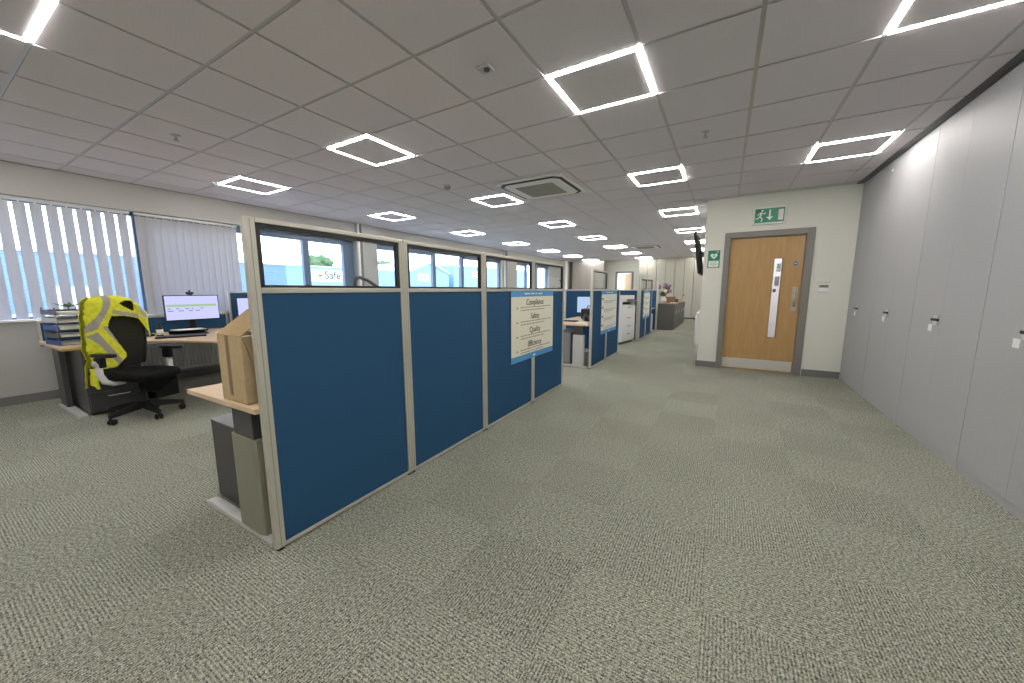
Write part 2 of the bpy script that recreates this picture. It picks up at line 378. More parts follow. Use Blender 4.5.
# AED sign
s = thing('defibrillator_sign', 'green heart symbol sign on the wall left of the oak door', 'sign', (-.195, DW, 1.757))
MB().box((-.085, -.004, -.137), (.085, 0, .137), .001).build('sign_plate', K['green'], s)
a = MB(); pts = []
for k in range(40):
    t = 2 * pi * k / 40; pts.append((.0032 * 16 * sin(t) ** 3 * .95, .0032 * (13 * cos(t) - 5 * cos(2 * t) - 2 * cos(3 * t) - cos(4 * t)) + .05))
a.prism(pts, -.0052, -.0041, 'y'); a.build('heart', K['signwhite'], s)
MB().prism([(.006, .075), (-.018, .045), (-.002, .045), (-.01, .02), (.018, .055), (.003, .055)], -.0062, -.0053, 'y').build('lightning_bolt', K['green'], s)
MB().box((.045, -.0052, .098), (.052, -.0041, .125)).box((.035, -.0052, .108), (.062, -.0041, .115)).build('cross', K['signwhite'], s)
a = MB().box((-.07, -.0052, -.125), (.07, -.0041, -.025)); a.build('text_panel', K['signwhite'], s)
a = MB()
for k, wd in enumerate((.05, .045, .055, .03)): a.box((-wd, -.0058, -.045 - k * .02), (wd, -.0053, -.039 - k * .02))
a.build('small_print', K['inkgrey'], s)
# thermostat + blank plate
s = thing('wall_thermostat', 'white thermostat with dark display on the wall right of the door', 'thermostat', (1.205, DW, 1.295))
MB().box((-.065, -.025, -.055), (.065, 0, .055), .006).build('housing', K['white'], s)
MB().box((-.05, -.0262, .005), (.05, -.0252, .043)).build('display', mat('lcd', (.16, .17, .13), .3), s)
s = MB().box((-.08, -.012, -.06), (.08, 0, .06), .004).build('wall_plate', K['wall']); s.location = (1.19, DW, 1.43)
tag(s, 'blank cream cover plate on the wall just above the thermostat', 'wall plate')

# ------------------------------------------------------------------ ceiling fittings
def lamp_proto():
    t = thing('ceiling_light', '', 'ceiling light')
    o, i_ = .292, .274; z0, z1 = -.0105, -.0004
    m = MB()
    m.box((-o, -o, z0), (o, -i_, z1)); m.box((-o, i_, z0), (o, o, z1)); m.box((-o, -i_, z0), (-i_, i_, z1)); m.box((i_, -i_, z0), (o, i_, z1))
    m.build('light_frame', K['strip'], t)
    MB().box((-i_, -i_, -.0085), (i_, i_, -.0004)).build('centre_panel', K['tile'], t)
    return t
lp = lamp_proto(); first = True
colname = {-8: 'in the row along the windows', -4: 'in the row over the desks', 0: 'in the row along the aisle', 3: 'in the row beside the grey cupboards'}
ordw = ['nearest', 'second', 'third', 'fourth', 'fifth', 'sixth', 'seventh', 'eighth']
for i, j in LAMPS:
    o = lp if first else copy_tree(lp); first = False
    o.location = (GX + .6 * i + .3, GY + .6 * j + .3, CEIL)
    if (i, j) == (-4, -4): o['label'] = 'square glowing LED frame light whose corner shows at the far top left edge'; o['group'] = 'square LED frame lights in the ceiling'
    elif j < 0:
        o['label'] = 'square glowing LED frame ceiling light behind the viewpoint'; o['group'] = 'ceiling lights behind the viewpoint'
    else:
        k = j // 4
        o['label'] = 'square glowing LED frame light, %s %s' % (ordw[k] if k else 'nearest', colname[i]); o['group'] = 'square LED frame lights in the ceiling'
def cassette(x, y, label):
    t = thing('ceiling_air_conditioner', label, 'air conditioner', (x, y, CEIL), 0, 'air conditioning cassettes')
    MB().box((-.475, -.475, -.034), (.475, .475, -.0083), .012).build('casing', K['white'], t)
    m = MB()
    m.prism([(-.36, -.445), (.36, -.445), (.445, -.36), (.445, .36), (.36, .445), (-.36, .445), (-.445, .36), (-.445, -.36)], -.040, -.0341)
    m.build('air_slot', K['rubber'], t)
    m = MB(); m.prism([(-.33, -.40), (.33, -.40), (.40, -.33), (.40, .33), (.33, .40), (-.33, .40), (-.40, .33), (-.40, -.33)], -.050, -.0401, bev=.004)
    m.build('deflector', K['white'], t)
    m = MB().box((-.27, -.27, -.054), (.27, .27, -.0501))
    for k in range(18): m.box((-.26, -.255 + k * .03, -.057), (.26, -.243 + k * .03, -.0541))
    m.build('grille', mat('grille_grey', (.36, .36, .31), .6), t)
    return t
cassette(-2.28, 4.72, 'large square white air conditioning cassette in the ceiling above blue screens')
cassette(-2.35, 12.6, 'far air conditioning cassette in the ceiling near the back wall')
def sprinkler(x, y, label):
    t = thing('ceiling_sprinkler', label, 'sprinkler', (x, y, CEIL - .008), 0, 'ceiling sprinklers')
    MB().lathe([(.035, 0), (.035, -.004), (.012, -.008), (.010, -.03)], n=16).build('escutcheon', K['lgrey'], t)
    MB().lathe([(.006, -.03), (.006, -.045), (.022, -.046), (.022, -.049)], n=16).build('deflector', K['steel'], t)
sprinkler(-4.42, 1.5, 'small sprinkler head in the ceiling between window and desk light rows')
sprinkler(-.25, 3.89, 'small sprinkler head in the ceiling over the open aisle carpet')
t = thing('smoke_detector', 'round white smoke detector on the ceiling beyond the nearest desk light', 'smoke detector', (-3.35, 4.0, CEIL - .008))
MB().lathe([(.055, 0), (.055, -.012), (.05, -.014)], n=24).build('base', K['white'], t)
MB().lathe([(.044, -.014), (.046, -.03), (.03, -.05), (.0, -.052)], n=24).build('sensor_head', K['grey'], t)
t = thing('ceiling_sensor', 'small square sensor plate on the ceiling tile beside the biggest light', 'sensor', (-1.42, 2.1, CEIL - .008))
MB().box((-.045, -.04, -.012), (.045, .04, -.0002), .004).build('plate', K['lgrey'], t); MB().lathe([(.022, -.012), (.018, -.022), (.0, -.028)], (.01, 0, 0), n=16).build('lens', K['dark'], t)

# ------------------------------------------------------------------ tall cupboards on the right
def cupboard(y0, y1, label):
    t = thing('tall_cupboard', label, 'cupboard', (1.496, (y0 + y1) / 2, 0), 0, 'tall grey cupboards along the right wall')
    w = (y1 - y0) / 2 - .003
    MB().box((.022, -w, .0), (.62, w, 2.674)).build('carcass', K['dark'], t)
    MB().box((.006, -w, 0), (.0215, w, .055)).build('plinth', K['cup'], t)
    for sgn in (-1, 1):
        a, b = (.0003, w) if sgn > 0 else (-w, -.0003)
        dr = MB().box((0, a, .06), (.0215, b, 2.668), .001, 1).build('door', K['cup'], t)
        if sgn > 0:
            MB().box((-.010, .03, .985), (0, .10, 1.06), .003).build('lock_plate', K['lgrey'], dr)
            hd = MB().tube([(-.0, .05, 1.03), (-.022, .05, 1.03)], .011, 12).box((-.034, -.035, 1.020), (-.021, .075, 1.040), .004).build('handle', K['black'], dr)
            hd['label'] = 'black turn handle'
            cd = MB().box((-.0013, .125, .93), (-.0001, .185, .985)).build('card_label', K['white'], dr); cd['label'] = 'small blank white card'
    return t
cupboard(5.77, 6.745, 'tall grey cupboard unit in the corner beside the door wall')
cupboard(4.725, 5.77, 'tall grey cupboard unit second from the door wall')
cupboard(3.675, 4.725, 'tall grey cupboard unit third from the door wall')
cupboard(2.63, 3.675, 'tall grey cupboard unit nearest the viewer, fourth from the door wall')
h = MB().box((-.012, -.01, -.012), (0, .01, .012), .003).build('cable_clip', K['white']); h.location = (1.4955, 5.70, 2.56)
tag(h, 'tiny white clip near the top of a tall grey cupboard', 'clip')

# ------------------------------------------------------------------ office screens
def screen(name, x0, y0, length, label, rz=pi / 2, zmid=1.275, ztop=1.595, pw=.05, glass=True, group='blue office screens with glass tops', t=.036, pw1=None, zbot=0, ptop=None):
    r = thing(name, label, 'office screen', (x0, y0, 0), rz, group)
    L_ = length; h = t / 2; top = ztop if glass else zmid + .015; pw1 = pw1 or pw
    MB().box((pw, -h + .006, zbot + .03), (L_ - pw1, h - .006, zmid - .012), .004).build('fabric_panel', K['blue'], r)
    for a, w_, tp in ((0, pw, ptop or top), (L_ - pw1, pw1, top)):
        m = MB().box((a, -h, zbot + .012), (a + w_, h, tp), .004)
        m.mi(1).box((a + w_ * .47, -h - .0012, zbot + .02), (a + w_ * .53, -h + .001, tp - .01)).mi(1).box((a + w_ * .47, h - .001, zbot + .02), (a + w_ * .53, h + .0012, tp - .01))
        m.build('post', [K['alu'], K['grey']], r)
    MB().box((pw, -h, zbot + .012), (L_ - pw1, h, zbot + .032), .003).build('bottom_rail', K['alu'], r)
    MB().box((pw, -h, zmid - .014), (L_ - pw1, h, zmid + .012), .003).build('middle_rail', K['alu'], r)
    for a in (pw * .5, L_ - pw1 * .5): MB().lathe([(.018, 0), (.018, .006), (.008, .008), (.008, .014)], (a, 0, zbot), n=14).build('foot', K['black'], r)
    if glass:
        MB().box((pw, -h, ztop - .022), (L_ - pw1, h, ztop), .003).build('top_rail', K['alu'], r)
        a, b, c0, c1 = pw, L_ - pw1, zmid + .012, ztop - .022; gk = .02
        m = MB()
        m.box((a, -.012, c0), (a + gk, .012, c1)).box((b - gk, -.012, c0), (b, .012, c1)).box((a + gk, -.012, c0), (b - gk, .012, c0 + gk * .6)).box((a + gk, -.012, c1 - gk), (b - gk, .012, c1))
        m.build('gasket', K['rubber'], r)
        MB().box((a + gk, -.003, c0 + gk * .6), (b - gk, .003, c1 - gk)).build('glass_pane', K['sglass'], r)
    return r
PX = -1.828
ed = [.81, 1.712, 2.622, 3.573, 4.45]
lab = ['nearest wide blue screen panel with glass top and end post', 'second blue screen panel from the viewer, below a wide glass pane', 'third blue screen panel, under the left half of the large poster', 'last blue panel of the near screen row, under right half of large poster']
for k in range(4): screen('office_screen', PX, ed[k], ed[k + 1] - ed[k] - .002, lab[k], pw=.045 if k == 0 else .034, pw1=.034)
screen('office_screen', PX, 5.62, .87, 'first blue panel of the middle screen row, tall glass pane on top', pw=.045)
screen('office_screen', PX, 6.495, .885, 'second blue panel of the middle screen row without glass, beside the copier', pw=.035, glass=False)
screen('office_screen', PX - .02, 7.42, 1.15, 'blue screen panel standing crosswise behind the middle desk', rz=pi, glass=False, pw=.03)
screen('office_screen', -1.84, 9.42, 1.0, 'blue screen panel standing crosswise at the far side of the copier', rz=pi, glass=False, pw=.05)
screen('office_screen', PX, 9.46, .82, 'first blue panel of the far screen row with small glass pane', pw=.05, ztop=1.56)
screen('office_screen', PX, 10.285, .83, 'second blue panel of the far screen row with small glass pane', pw=.035, ztop=1.56)
screen('office_screen', PX + .03, 12.12, 1.2, 'blue screen panel crosswise beyond the far desk, with tall end post', rz=pi, pw=.05, glass=False, ptop=1.56)

# posters
def poster(y0, y1, z0, z1, label, heads, scale=1.0, sheet='cream'):
    xf = PX + .0185
    t = thing('wall_poster', label, 'poster', (xf, (y0 + y1) / 2, 0), 0, 'posters on the screens')
    w = (y1 - y0) / 2
    MB().box((0, -w, z0), (.0012, w, z1)).build('sheet', K[sheet], t)
    bh = (z1 - z0) * .085
    MB().box((.0013, -w, z1 - bh), (.002, w, z1)).build('header_band', K['sky'], t)
    MB().box((.0013, -w, z0), (.002, w, z0 + bh)).build('footer_band', K['sky'], t)
    m = MB(); yy = -w * .45
    for wd in (.12, .07, .04, .10): m.box((.0021, yy, z1 - bh * .62), (.0025, yy + wd * w / .5, z1 - bh * .38)); yy += (wd + .03) * w / .5
    m.box((.0021, -.03 * scale, z0 + bh * .3), (.0025, .03 * scale, z0 + bh * .6)); m.build('band_mark', K['paper'], t)
    n = len(heads); H = z1 - z0 - 2 * bh
    for k, hd in enumerate(heads):
        zt = z1 - bh - H * (.10 + k * .245)
        if hd: text('heading', hd, .088 * scale, K['ink'], t, (.0018, .04 * w, zt), FX, bold=.0006)
        for q in range(2):
            m = MB()
            zz = zt - H * (.082 + q * .048); yy = -w * (.62 if hd else .7); yend = w * (.86 if q == 0 else .5)
            rnd = random.Random(k * 10 + q)
            while yy < yend:
                l_ = rnd.uniform(.025, .075) * scale; m.box((.0013, yy, zz - .006 * scale), (.0017, min(yy + l_, yend), zz + .006 * scale)); yy += l_ + .014 * scale
            if hd and q == 0: m.box((.0013, -w * .8, zt - H * .10), (.0017, -w * .72, zt - H * .075))
            m.build('small_print', K['inkgrey'], t)
        if not hd: MB().box((.0013, -w * .95, zt - .03), (.0018, -w * .78, zt)).build('heading_block', K['dark'], t)
    return t
poster(3.08, 4.09, .53, 1.268, 'large cream poster with headings Compliance, Safety, Quality, Efficiency', ['Compliance', 'Safety', 'Quality', 'Efficiency'])
poster(6.13, 7.13, .51, 1.262, 'white poster with blue bands on the middle screen row', ['', '', '', ''], sheet='paper')
poster(9.85, 10.75, .52, 1.25, 'white poster with blue bands on the far screen row', ['', '', '', ''], sheet='paper')

# ------------------------------------------------------------------ near desk, pedestal, box
def c_leg(t, x0, x1, y, ztop, up0, up1, m_foot, m_col, m_top, wy=.027):
    m = MB(); n = 8; ln = x1 - x0
    m.prism([(x0, .0), (x1, .0), (x1, .022), (x1 - .06, .034), (x0 + .06, .034), (x0, .02)], y - wy, y + wy, 'y', .006); lg = m.build('leg', m_foot, t)
    pts = []
    for k in range(16):
        a = 2 * pi * k / 16; cx = (up0 + up1) / 2; hw = (up1 - up0) / 2
        pts.append((cx + hw * (abs(cos(a)) ** .45) * (1 if cos(a) >= 0 else -1), y + .034 * (abs(sin(a)) ** .45) * (1 if sin(a) >= 0 else -1)))
    MB().prism(pts, .0345, ztop * .78, 'z', .004).build('column_cover', m_col, lg)
    MB().box((up0 + .03, y - .022, ztop * .7801), (up1 - .03, y + .022, ztop), .003).build('column', m_top, lg)
t = thing('office_desk', 'maple desk end showing behind the nearest blue screen, with silver foot', 'desk', (0, 0, 0))
MB().prism([(-2.60, .79), (-1.866, .80), (-1.866, 2.6), (-2.60, 2.6)], .695, .72, 'z', .002).build('desk_top', K['maple'], t)
colm = mat('leg_grey_olive_light', (.27, .27, .21), .45, .2)  # light grey leg, the olive light on it put into the colour
c_leg(t, -2.62, -1.875, .845, .694, -2.19, -1.93, K['lgrey'], colm, K['dark'])
c_leg(t, -2.64, -1.875, 2.5, .694, -2.29, -1.95, K['lgrey'], colm, K['dark'])
MB().box((-2.2, .90, .60), (-2.17, 2.45, .66)).build('beam', K['dark'], t)
t = thing('pedestal_drawers', 'low dark grey drawer pedestal under the maple desk end', 'drawer unit', (-2.39, .90, 0))
MB().box((-.265, 0, .012), (.24, .55, .50), .004).build('carcass', K['dark'], t)
for k in range(3):
    dr = MB().box((-.284, .01, .05 + k * .148), (-.266, .54, .19 + k * .148), .003).build('drawer', K['dark'], t)
for a, b in ((-.22, .05), (.2, .05), (-.22, .5), (.2, .5)): MB().lathe([(.015, 0), (.018, .01), (.015, .012)], (a, b, 0), n=12).build('foot', K['black'], t)
MB().box((-.268, -.003, .497), (.243, .553, .505), .002).build('top_panel', K['grey'], t)

# cardboard box
t = thing('cardboard_box', 'open brown cardboard box on the maple desk end, flap raised', 'box', (-2.21, .815, .7202), radians(1.5))
Wb, Db, Hb, th = .235, .33, .335, .005
m = MB()
m.box((0, 0, 0), (Wb, Db, .006)); m.box((0, 0, 0), (Wb, th, Hb)); m.box((0, Db - th, 0), (Wb, Db, Hb)); m.box((0, th, 0), (th, Db - th, Hb)); m.box((Wb - th, th, 0), (Wb, Db - th, Hb))
m.build('box_body', K['card'], t)
MB().box((Wb * .33, -.0008, .03), (Wb * .33 + .035, -.0001, Hb)).build('tape', K['tape'], t)
def flap(p0, p1, up, name='flap'):
    p0, p1, up = Vector(p0), Vector(p1), Vector(up); nrm = (p1 - p0).cross(up).normalized() * .004
    m = MB(); q = [p0, p1, p1 + up - (p1 - p0) * .01, p0 + up + (p1 - p0) * .01]
    A = [m.bm.verts.new(v_) for v_ in q]; B = [m.bm.verts.new(v_ + nrm) for v_ in q]
    m.bm.faces.new(A); m.bm.faces.new(B[::-1])
    for k in range(4): m.bm.faces.new((A[k], A[(k + 1) % 4], B[(k + 1) % 4], B[k]))
    bmesh.ops.recalc_face_normals(m.bm, faces=m.bm.faces[:]); m.build(name, K['cardin'], t)
flap((0, .002, Hb), (Wb, .002, Hb), (.045, .13, .12))
flap((Wb, .004, Hb), (Wb, Db - .01, Hb), (.05, .02, -.12))
flap((0, Db, Hb), (Wb, Db, Hb), (0, .05, .09))
flap((-.0, .01, Hb), (-.0, Db - .01, Hb), (-.018, 0, -.12))
t2 = MB()
for k in range(5): t2.prism([(.0 + .004 * k, 0), (.18, .003 * k), (.18 - .003 * k, .24), (.003, .24 - .002 * k)], .0025 * k, .0025 * k + .002)
pk = t2.build('paper_stack', K['paper']); pk.location = (-2.18, .87, 1.026); tag(pk, 'white papers lying inside the open cardboard box', 'papers')
fill = MB().box((0, 0, 0), (.2, .27, .295), .01).build('packed_carton', K['cardin']); fill.location = (-2.19, .85, .727); tag(fill, 'carton packed inside the open cardboard box under papers', 'carton')

# curved arm seen through the first glass pane
t = thing('desk_lamp', 'dark curved lamp arm rising behind the nearest glass pane', 'lamp', (-2.5, 1.85, .7205))
MB().lathe([(.09, 0), (.09, .015), (.02, .022)], n=24).build('base', K['dark'], t)
arc = [(0, 0, .02), (0, 0, .58)] + [(0, .045 - .045 * cos(a), .60 + .055 * sin(a)) for a in [pi * k / 14 for k in range(0, 9)]] + [(0, .12, .635), (0, .19, .595), (0, .28, .54)]
MB().tube(arc, .013, 12).build('arm', K['dark'], t)
MB().tube([(0, .28, .545), (0, .40, .47)], [.02, .035], 14).build('lamp_head', K['dark'], t)

# ------------------------------------------------------------------ left desk area
def blinds(y0, y1, n, ang, z0, z1, label):
    t = thing('vertical_blind', label, 'blind', (-6.915, y0, 0))
    MB().box((-.02, -.01, z1), (.025, y1 - y0 + .01, z1 + .035), .003).build('headrail', K['lgrey'], t)
    for k in range(n):
        y = (k + .5) * (y1 - y0) / n; a = ang + random.uniform(-4, 4); m = MB(); w = .0445
        pts = [(-w, .0), (-w * .4, .004), (w * .4, .004), (w, 0), (w * .4, .0028), (-w * .4, .0028)]
        m.prism([(p_[1], p_[0]) for p_ in pts], z0, z1 - .012)
        m.rot(Matrix.Translation((0, y, 0)) @ Matrix.Rotation(radians(a), 4, 'Z')); v_ = m.build('slat', K['blind'], t)
        mc = MB().box((-.004, y - .006, z1 - .014), (.004, y + .006, z1 + .002)).build('carrier', K['white'], v_)
    return t
blinds(-.355, 1.735, 18, -7, .96, 2.285, 'pale vertical blind with half open slats over the far left window')
blinds(1.80, 2.97, 14, -17, .955, 2.285, 'closed grey vertical blind behind the desk monitor')
pp = MB().tube([(-6.84, 5.21, 0), (-6.84, 5.21, CEIL - .009)], .03, 14); pp = pp.build('heating_pipe', K['white']); tag(pp, 'white vertical heating pipe beside the nearer window pier', 'pipe')
pp = MB().box((WX + .001, 16.72, 0), (-6.76, 17.0, CEIL - .009), .01).build('corner_boxing', K['white']); struct(pp); pp.name = 'trim_3'

t = thing('corner_desk', 'oak corner desk by the window with keyboard and monitor', 'desk', (0, 0, 0))
pol = [(-6.58, .78), (-5.50, .78), (-5.56, 1.05), (-5.60, 1.28), (-5.52, 1.46), (-5.28, 1.62), (-5.0, 1.73), (-4.7, 1.80), (-4.25, 1.82), (-4.25, 2.58), (-6.58, 2.58)]
MB().prism(pol, .695, .72, 'z', .002).build('desk_top', K['oakdesk'], t)
MB().box((-6.30, .83, .035), (-6.02, .87, .694), .004).build('panel_leg', K['dark'], t)
MB().prism([(-6.36, 0), (-5.52, 0), (-5.52, .02), (-5.58, .034), (-6.31, .034), (-6.36, .02)], .815, .885, 'y', .006).build('foot', K['lgrey'], t)
c_leg(t, -4.9 - .05, -4.3, 2.5, .694, -4.7, -4.45, K['lgrey'], K['dark'], K['dark'])
c_leg(t, -6.45, -5.9, 2.5, .694, -6.4, -6.1, K['lgrey'], K['dark'], K['dark'])
MB().box((-6.5, .9, .60), (-6.47, 2.45, .66)).build('beam', K['dark'], t)
sc = screen('desk_screen', -6.61, .80, 1.8, 'low dark blue screen along the back of the corner desk', group=None, glass=False, pw=.02, zmid=.935, t=.03, zbot=.66)
sc = screen('desk_screen', -6.61, 2.64, 1.6, 'taller blue screen behind the half hidden second monitor', group=None, glass=False, pw=.025, zmid=1.255, t=.03, zbot=.62)
t = thing('office_desk', 'oak desk mostly hidden behind the cardboard box', 'desk', (0, 0, 0))
MB().box((-6.57, 2.64, .695), (-5.8, 4.2, .72), .002).build('desk_top', K['oakdesk'], t)
c_leg(t, -6.5, -5.85, 2.75, .694, -6.4, -6.1, K['lgrey'], K['dark'], K['dark']); c_leg(t, -6.5, -5.85, 4.1, .694, -6.4, -6.1, K['lgrey'], K['dark'], K['dark'])

def monitor(x, y, zc, w, h, label, rz=0, on='screen_on', rows=True, zb=.7205):
    t = thing('computer_monitor', label, 'monitor', (x, y, zb), rz)
    z0 = zc - zb - h / 2; z1 = z0 + h
    MB().box((-.025, -w / 2, z0), (.0, w / 2, z1), .004).build('bezel', K['black'], t)
    MB().box((.0004, -w / 2 + .010, z0 + .016), (.001, w / 2 - .010, z1 - .010)).build('display', K[on], t)
    if rows:
        zz = z0 + h * .55
        MB().box((.0012, -w / 2 + .02, zz), (.0016, w / 2 - .03, zz + h * .09)).build('highlighted_row', K['screen_line'], t)
        m = MB(); rnd = random.Random(3)
        for r_ in range(2):
            yy = -w / 2 + .03
            while yy < w / 2 - .2:
                l_ = rnd.uniform(.02, .06); m.box((.0012, yy, zz - .03 - .03 * r_), (.0016, yy + l_, zz - .018 - .03 * r_)); yy += l_ + rnd.uniform(.02, .09)
        m.build('screen_text', K['screen_txt'], t)
    MB().box((-.09, -.03, .012), (-.06, .03, z0 + h * .5), .004).box((-.061, -.05, z0 + h * .35), (-.0255, .05, z0 + h * .6), .004).build('stand', K['black'], t)
    MB().box((-.16, -.12, 0), (.06, .12, .012), .004).build('stand_base', K['black'], t)
    return t
monitor(-6.33, 2.105, 1.045, .60, .345, 'monitor showing a spreadsheet with green row, webcam on top')
monitor(-6.33, 2.93, 1.0, .60, .345, 'second monitor half hidden behind the screen post and box', rows=False)
t = thing('webcam', 'black webcam sitting on top of the spreadsheet monitor', 'webcam', (-6.34, 2.09, 1.2185))
MB().box((-.03, -.018, 0), (.03, .018, .014), .004).build('clip', K['black'], t); MB().box((-.018, -.042, .014), (.018, .042, .042), .008).build('camera_body', K['black'], t)
MB().lathe([(.011, 0), (.011, .005)], (.018, 0, .028), (1, 0, 0), 14).build('lens', K['dark'], t)
MB().box((-.008, -.010, .042), (.008, .010, .066), .004).build('microphone', K['black'], t)
t = thing('computer_keyboard', 'black keyboard on the corner desk in front of the monitor', 'keyboard', (-5.66, 1.74, .7205), radians(-20))
MB().box((-.075, -.23, 0), (.075, .23, .018), .004).build('keyboard_body', K['black'], t)
m = MB()
for a in range(5):
    for b in range(20): m.box((-.065 + a * .027, -.22 + b * .0222, .0181), (-.043 + a * .027, -.202 + b * .0222, .024))
m.build('keys', K['dark'], t)
t = thing('document_tray', 'low black tray with white papers below the spreadsheet monitor', 'tray', (-5.99, 1.92, .7205), radians(-10))
MB().box((-.13, -.18, .0), (.13, .18, .012), .003).box((-.13, -.18, .012), (-.11, .18, .05)).box((-.13, -.18, .05), (.11, .18, .056)).build('tray_body', K['black'], t)
q = MB().prism([(-.11, -.15), (.10, -.13), (.11, .15), (-.10, .16)], 0, .006).build('paper_sheet', K['paper']); q.location = (-5.99, 1.92, .7775); tag(q, 'white sheets on the low black desk tray', 'papers')
q = MB().prism([(-.15, -.1), (.14, -.12), (.16, .1), (-.13, .12)], 0, .003).build('paper_sheet', K['paper']); q.location = (-5.82, 2.28, .7205); tag(q, 'loose sheet of paper on the desk beside the cardboard box', 'papers')
t = thing('drink_bottle', 'dark bottle with white label standing on the corner desk', 'bottle', (-6.0, 1.64, .7205))
MB().lathe([(.03, 0), (.033, .01), (.033, .10), (.014, .13), (.014, .15)], n=18).build('bottle_body', K['black'], t); MB().lathe([(.0335, .02), (.0335, .085)], n=18).build('bottle_label', K['white'], t); MB().lathe([(.016, .15), (.016, .172)], n=14).build('cap', K['black'], t)
t = thing('desk_phone', 'black desk phone beside the chair back on the corner desk', 'telephone', (-6.15, 1.50, .7205), radians(20))
MB().prism([(-.1, 0), (.1, 0), (.1, .02), (-.1, .075)], -.09, .09, 'y', .004).build('phone_base', K['black'], t)
MB().tube([(-.08, -.06, .09), (-.04, -.065, .095), (.06, -.065, .06), (.09, -.06, .045)], [.022, .014, .014, .022], 10).build('handset', K['black'], t)
# letter trays
cols = ['bluep', 'dark', 'bluep', 'lgrey', 'dark']; labs = ['blue letter tray lowest in the tray stack', 'dark letter tray second from the bottom of the stack', 'blue letter tray in the middle of the tray stack', 'pale letter tray second from top of the stack', 'dark letter tray topmost in the stack on the corner desk']
for k in range(5):
    t = thing('letter_tray', labs[k], 'letter tray', (-6.02, .93, .7205 + k * .078), radians(8), 'letter trays stacked on the corner desk')
    m = MB().box((-.17, -.125, 0), (.17, .125, .005)).box((-.17, -.125, .005), (.17, -.119, .045)).box((-.17, .119, .005), (.17, .125, .045)).box((-.17, -.119, .005), (-.163, .119, .05))
    for a in (-.15, .15):
        for b in (-.121, .121): m.box((a - .01, b - .003, .0452), (a + .01, b + .003, .0772))
    m.build('tray_body', K[cols[k]], t)
    q = MB()
    for s_ in range(4 + k % 3 * 2): q.prism([(-.15, -.105 + .004 * (s_ % 2)), (.165 - .006 * (s_ % 3), -.105), (.165, .105), (-.15, .10)], s_ * .004, s_ * .004 + .003)
    q = q.build('paper_stack', K['paper']); q.location = (-6.02, .93, .7205 + k * .078 + .006); q.rotation_euler[2] = radians(8)
    tag(q, 'papers lying in the ' + labs[k].replace(' of the stack', '').replace('letter tray', 'tray'), 'papers', 'paper stacks in the letter trays')
t = MB()
for k in range(7):
    a = k * .9; t.prism([(0, 0), (.09, .03), (.17, 0), (.09, -.02)], -.002, .002); 
    for v_ in t.bm.verts[-8:] if False else []: pass
t.bm.free()
t = thing('leafy_sprig', 'dark green leafy sprig lying on the top letter tray', 'plant', (-6.0, .95, .7205 + 4 * .078 + .046 + .03))
for k in range(5):
    m = MB(); a = radians(-20 + k * 62); L_ = .13 + .03 * (k % 2)
    m.prism([(0, -.004), (L_ * .4, -.022), (L_, 0), (L_ * .4, .022), (0, .004)], -.0015, .0015); m.rot(Matrix.Rotation(a, 4, 'Z') @ Matrix.Rotation(radians(-18), 4, 'Y')); m.build('leaf', K['leaf'], t)
MB().tube([(0, 0, -.031), (.0, 0, .004)], .006).build('stem', K['leaf'], t)
# tall pedestal
t = thing('pedestal_drawers', 'dark grey desk-high drawer pedestal behind the office chair', 'drawer unit', (-5.92, 1.12, 0))
MB().box((-.38, -.215, .02), (.38, .205, .68), .004).build('carcass', K['dark'], t)
for k, (a, b) in enumerate(((.04, .24), (.245, .445), (.45, .665))):
    dr = MB().box((.381, -.205, a), (.40, .195, b), .003).build('drawer', K['dark'], t)
    MB().tube([(.401, -.08, b - .05), (.415, -.075, b - .052), (.415, .075, b - .052), (.401, .08, b - .05)], .006).build('handle', K['lgrey'], dr)
t = thing('foot_rest', 'black tilted foot rest on the carpet under the corner desk', 'foot rest', (-6.0, 1.52, 0), radians(-70))
MB().prism([(-.13, .0), (.13, .0), (.13, .08), (.10, .09), (-.13, .22)], -.2, .2, 'y', .01).build('platform', K['black'], t)
# radiators
def radiator(loc, rz, w, z0, z1, label):
    t = thing('radiator', label, 'radiator', loc, rz)
    MB().box((-w / 2, -.03, z0), (w / 2, .03, z1), .008).build('panel', K['rad'], t)
    m = MB(); n = int(w / .045)
    for k in range(n): m.tube([(-w / 2 + .03 + k * (w - .06) / (n - 1), -.03, z0 + .04), (-w / 2 + .03 + k * (w - .06) / (n - 1), -.03, z1 - .04)], .012, 8)
    m.build('flutes', K['rad'], t)
    MB().box((-w / 2, -.035, z1), (w / 2, .035, z1 + .012), .003).build('top_grille', K['rad'], t)
    for a in (-w / 2 + .1, w / 2 - .1): MB().tube([(a, .0, z0), (a, .0, 0)], .009, 10).build('pipe', K['rad'], t)
    return t
radiator((-6.81, 2.2, 0), pi / 2, 1.5, .14, .54, 'white ribbed panel radiator under the window sill')
radiator((-.385, 7.62, 0), -pi / 2, .9, .30, .86, 'white panel radiator peeping past the door wall corner')

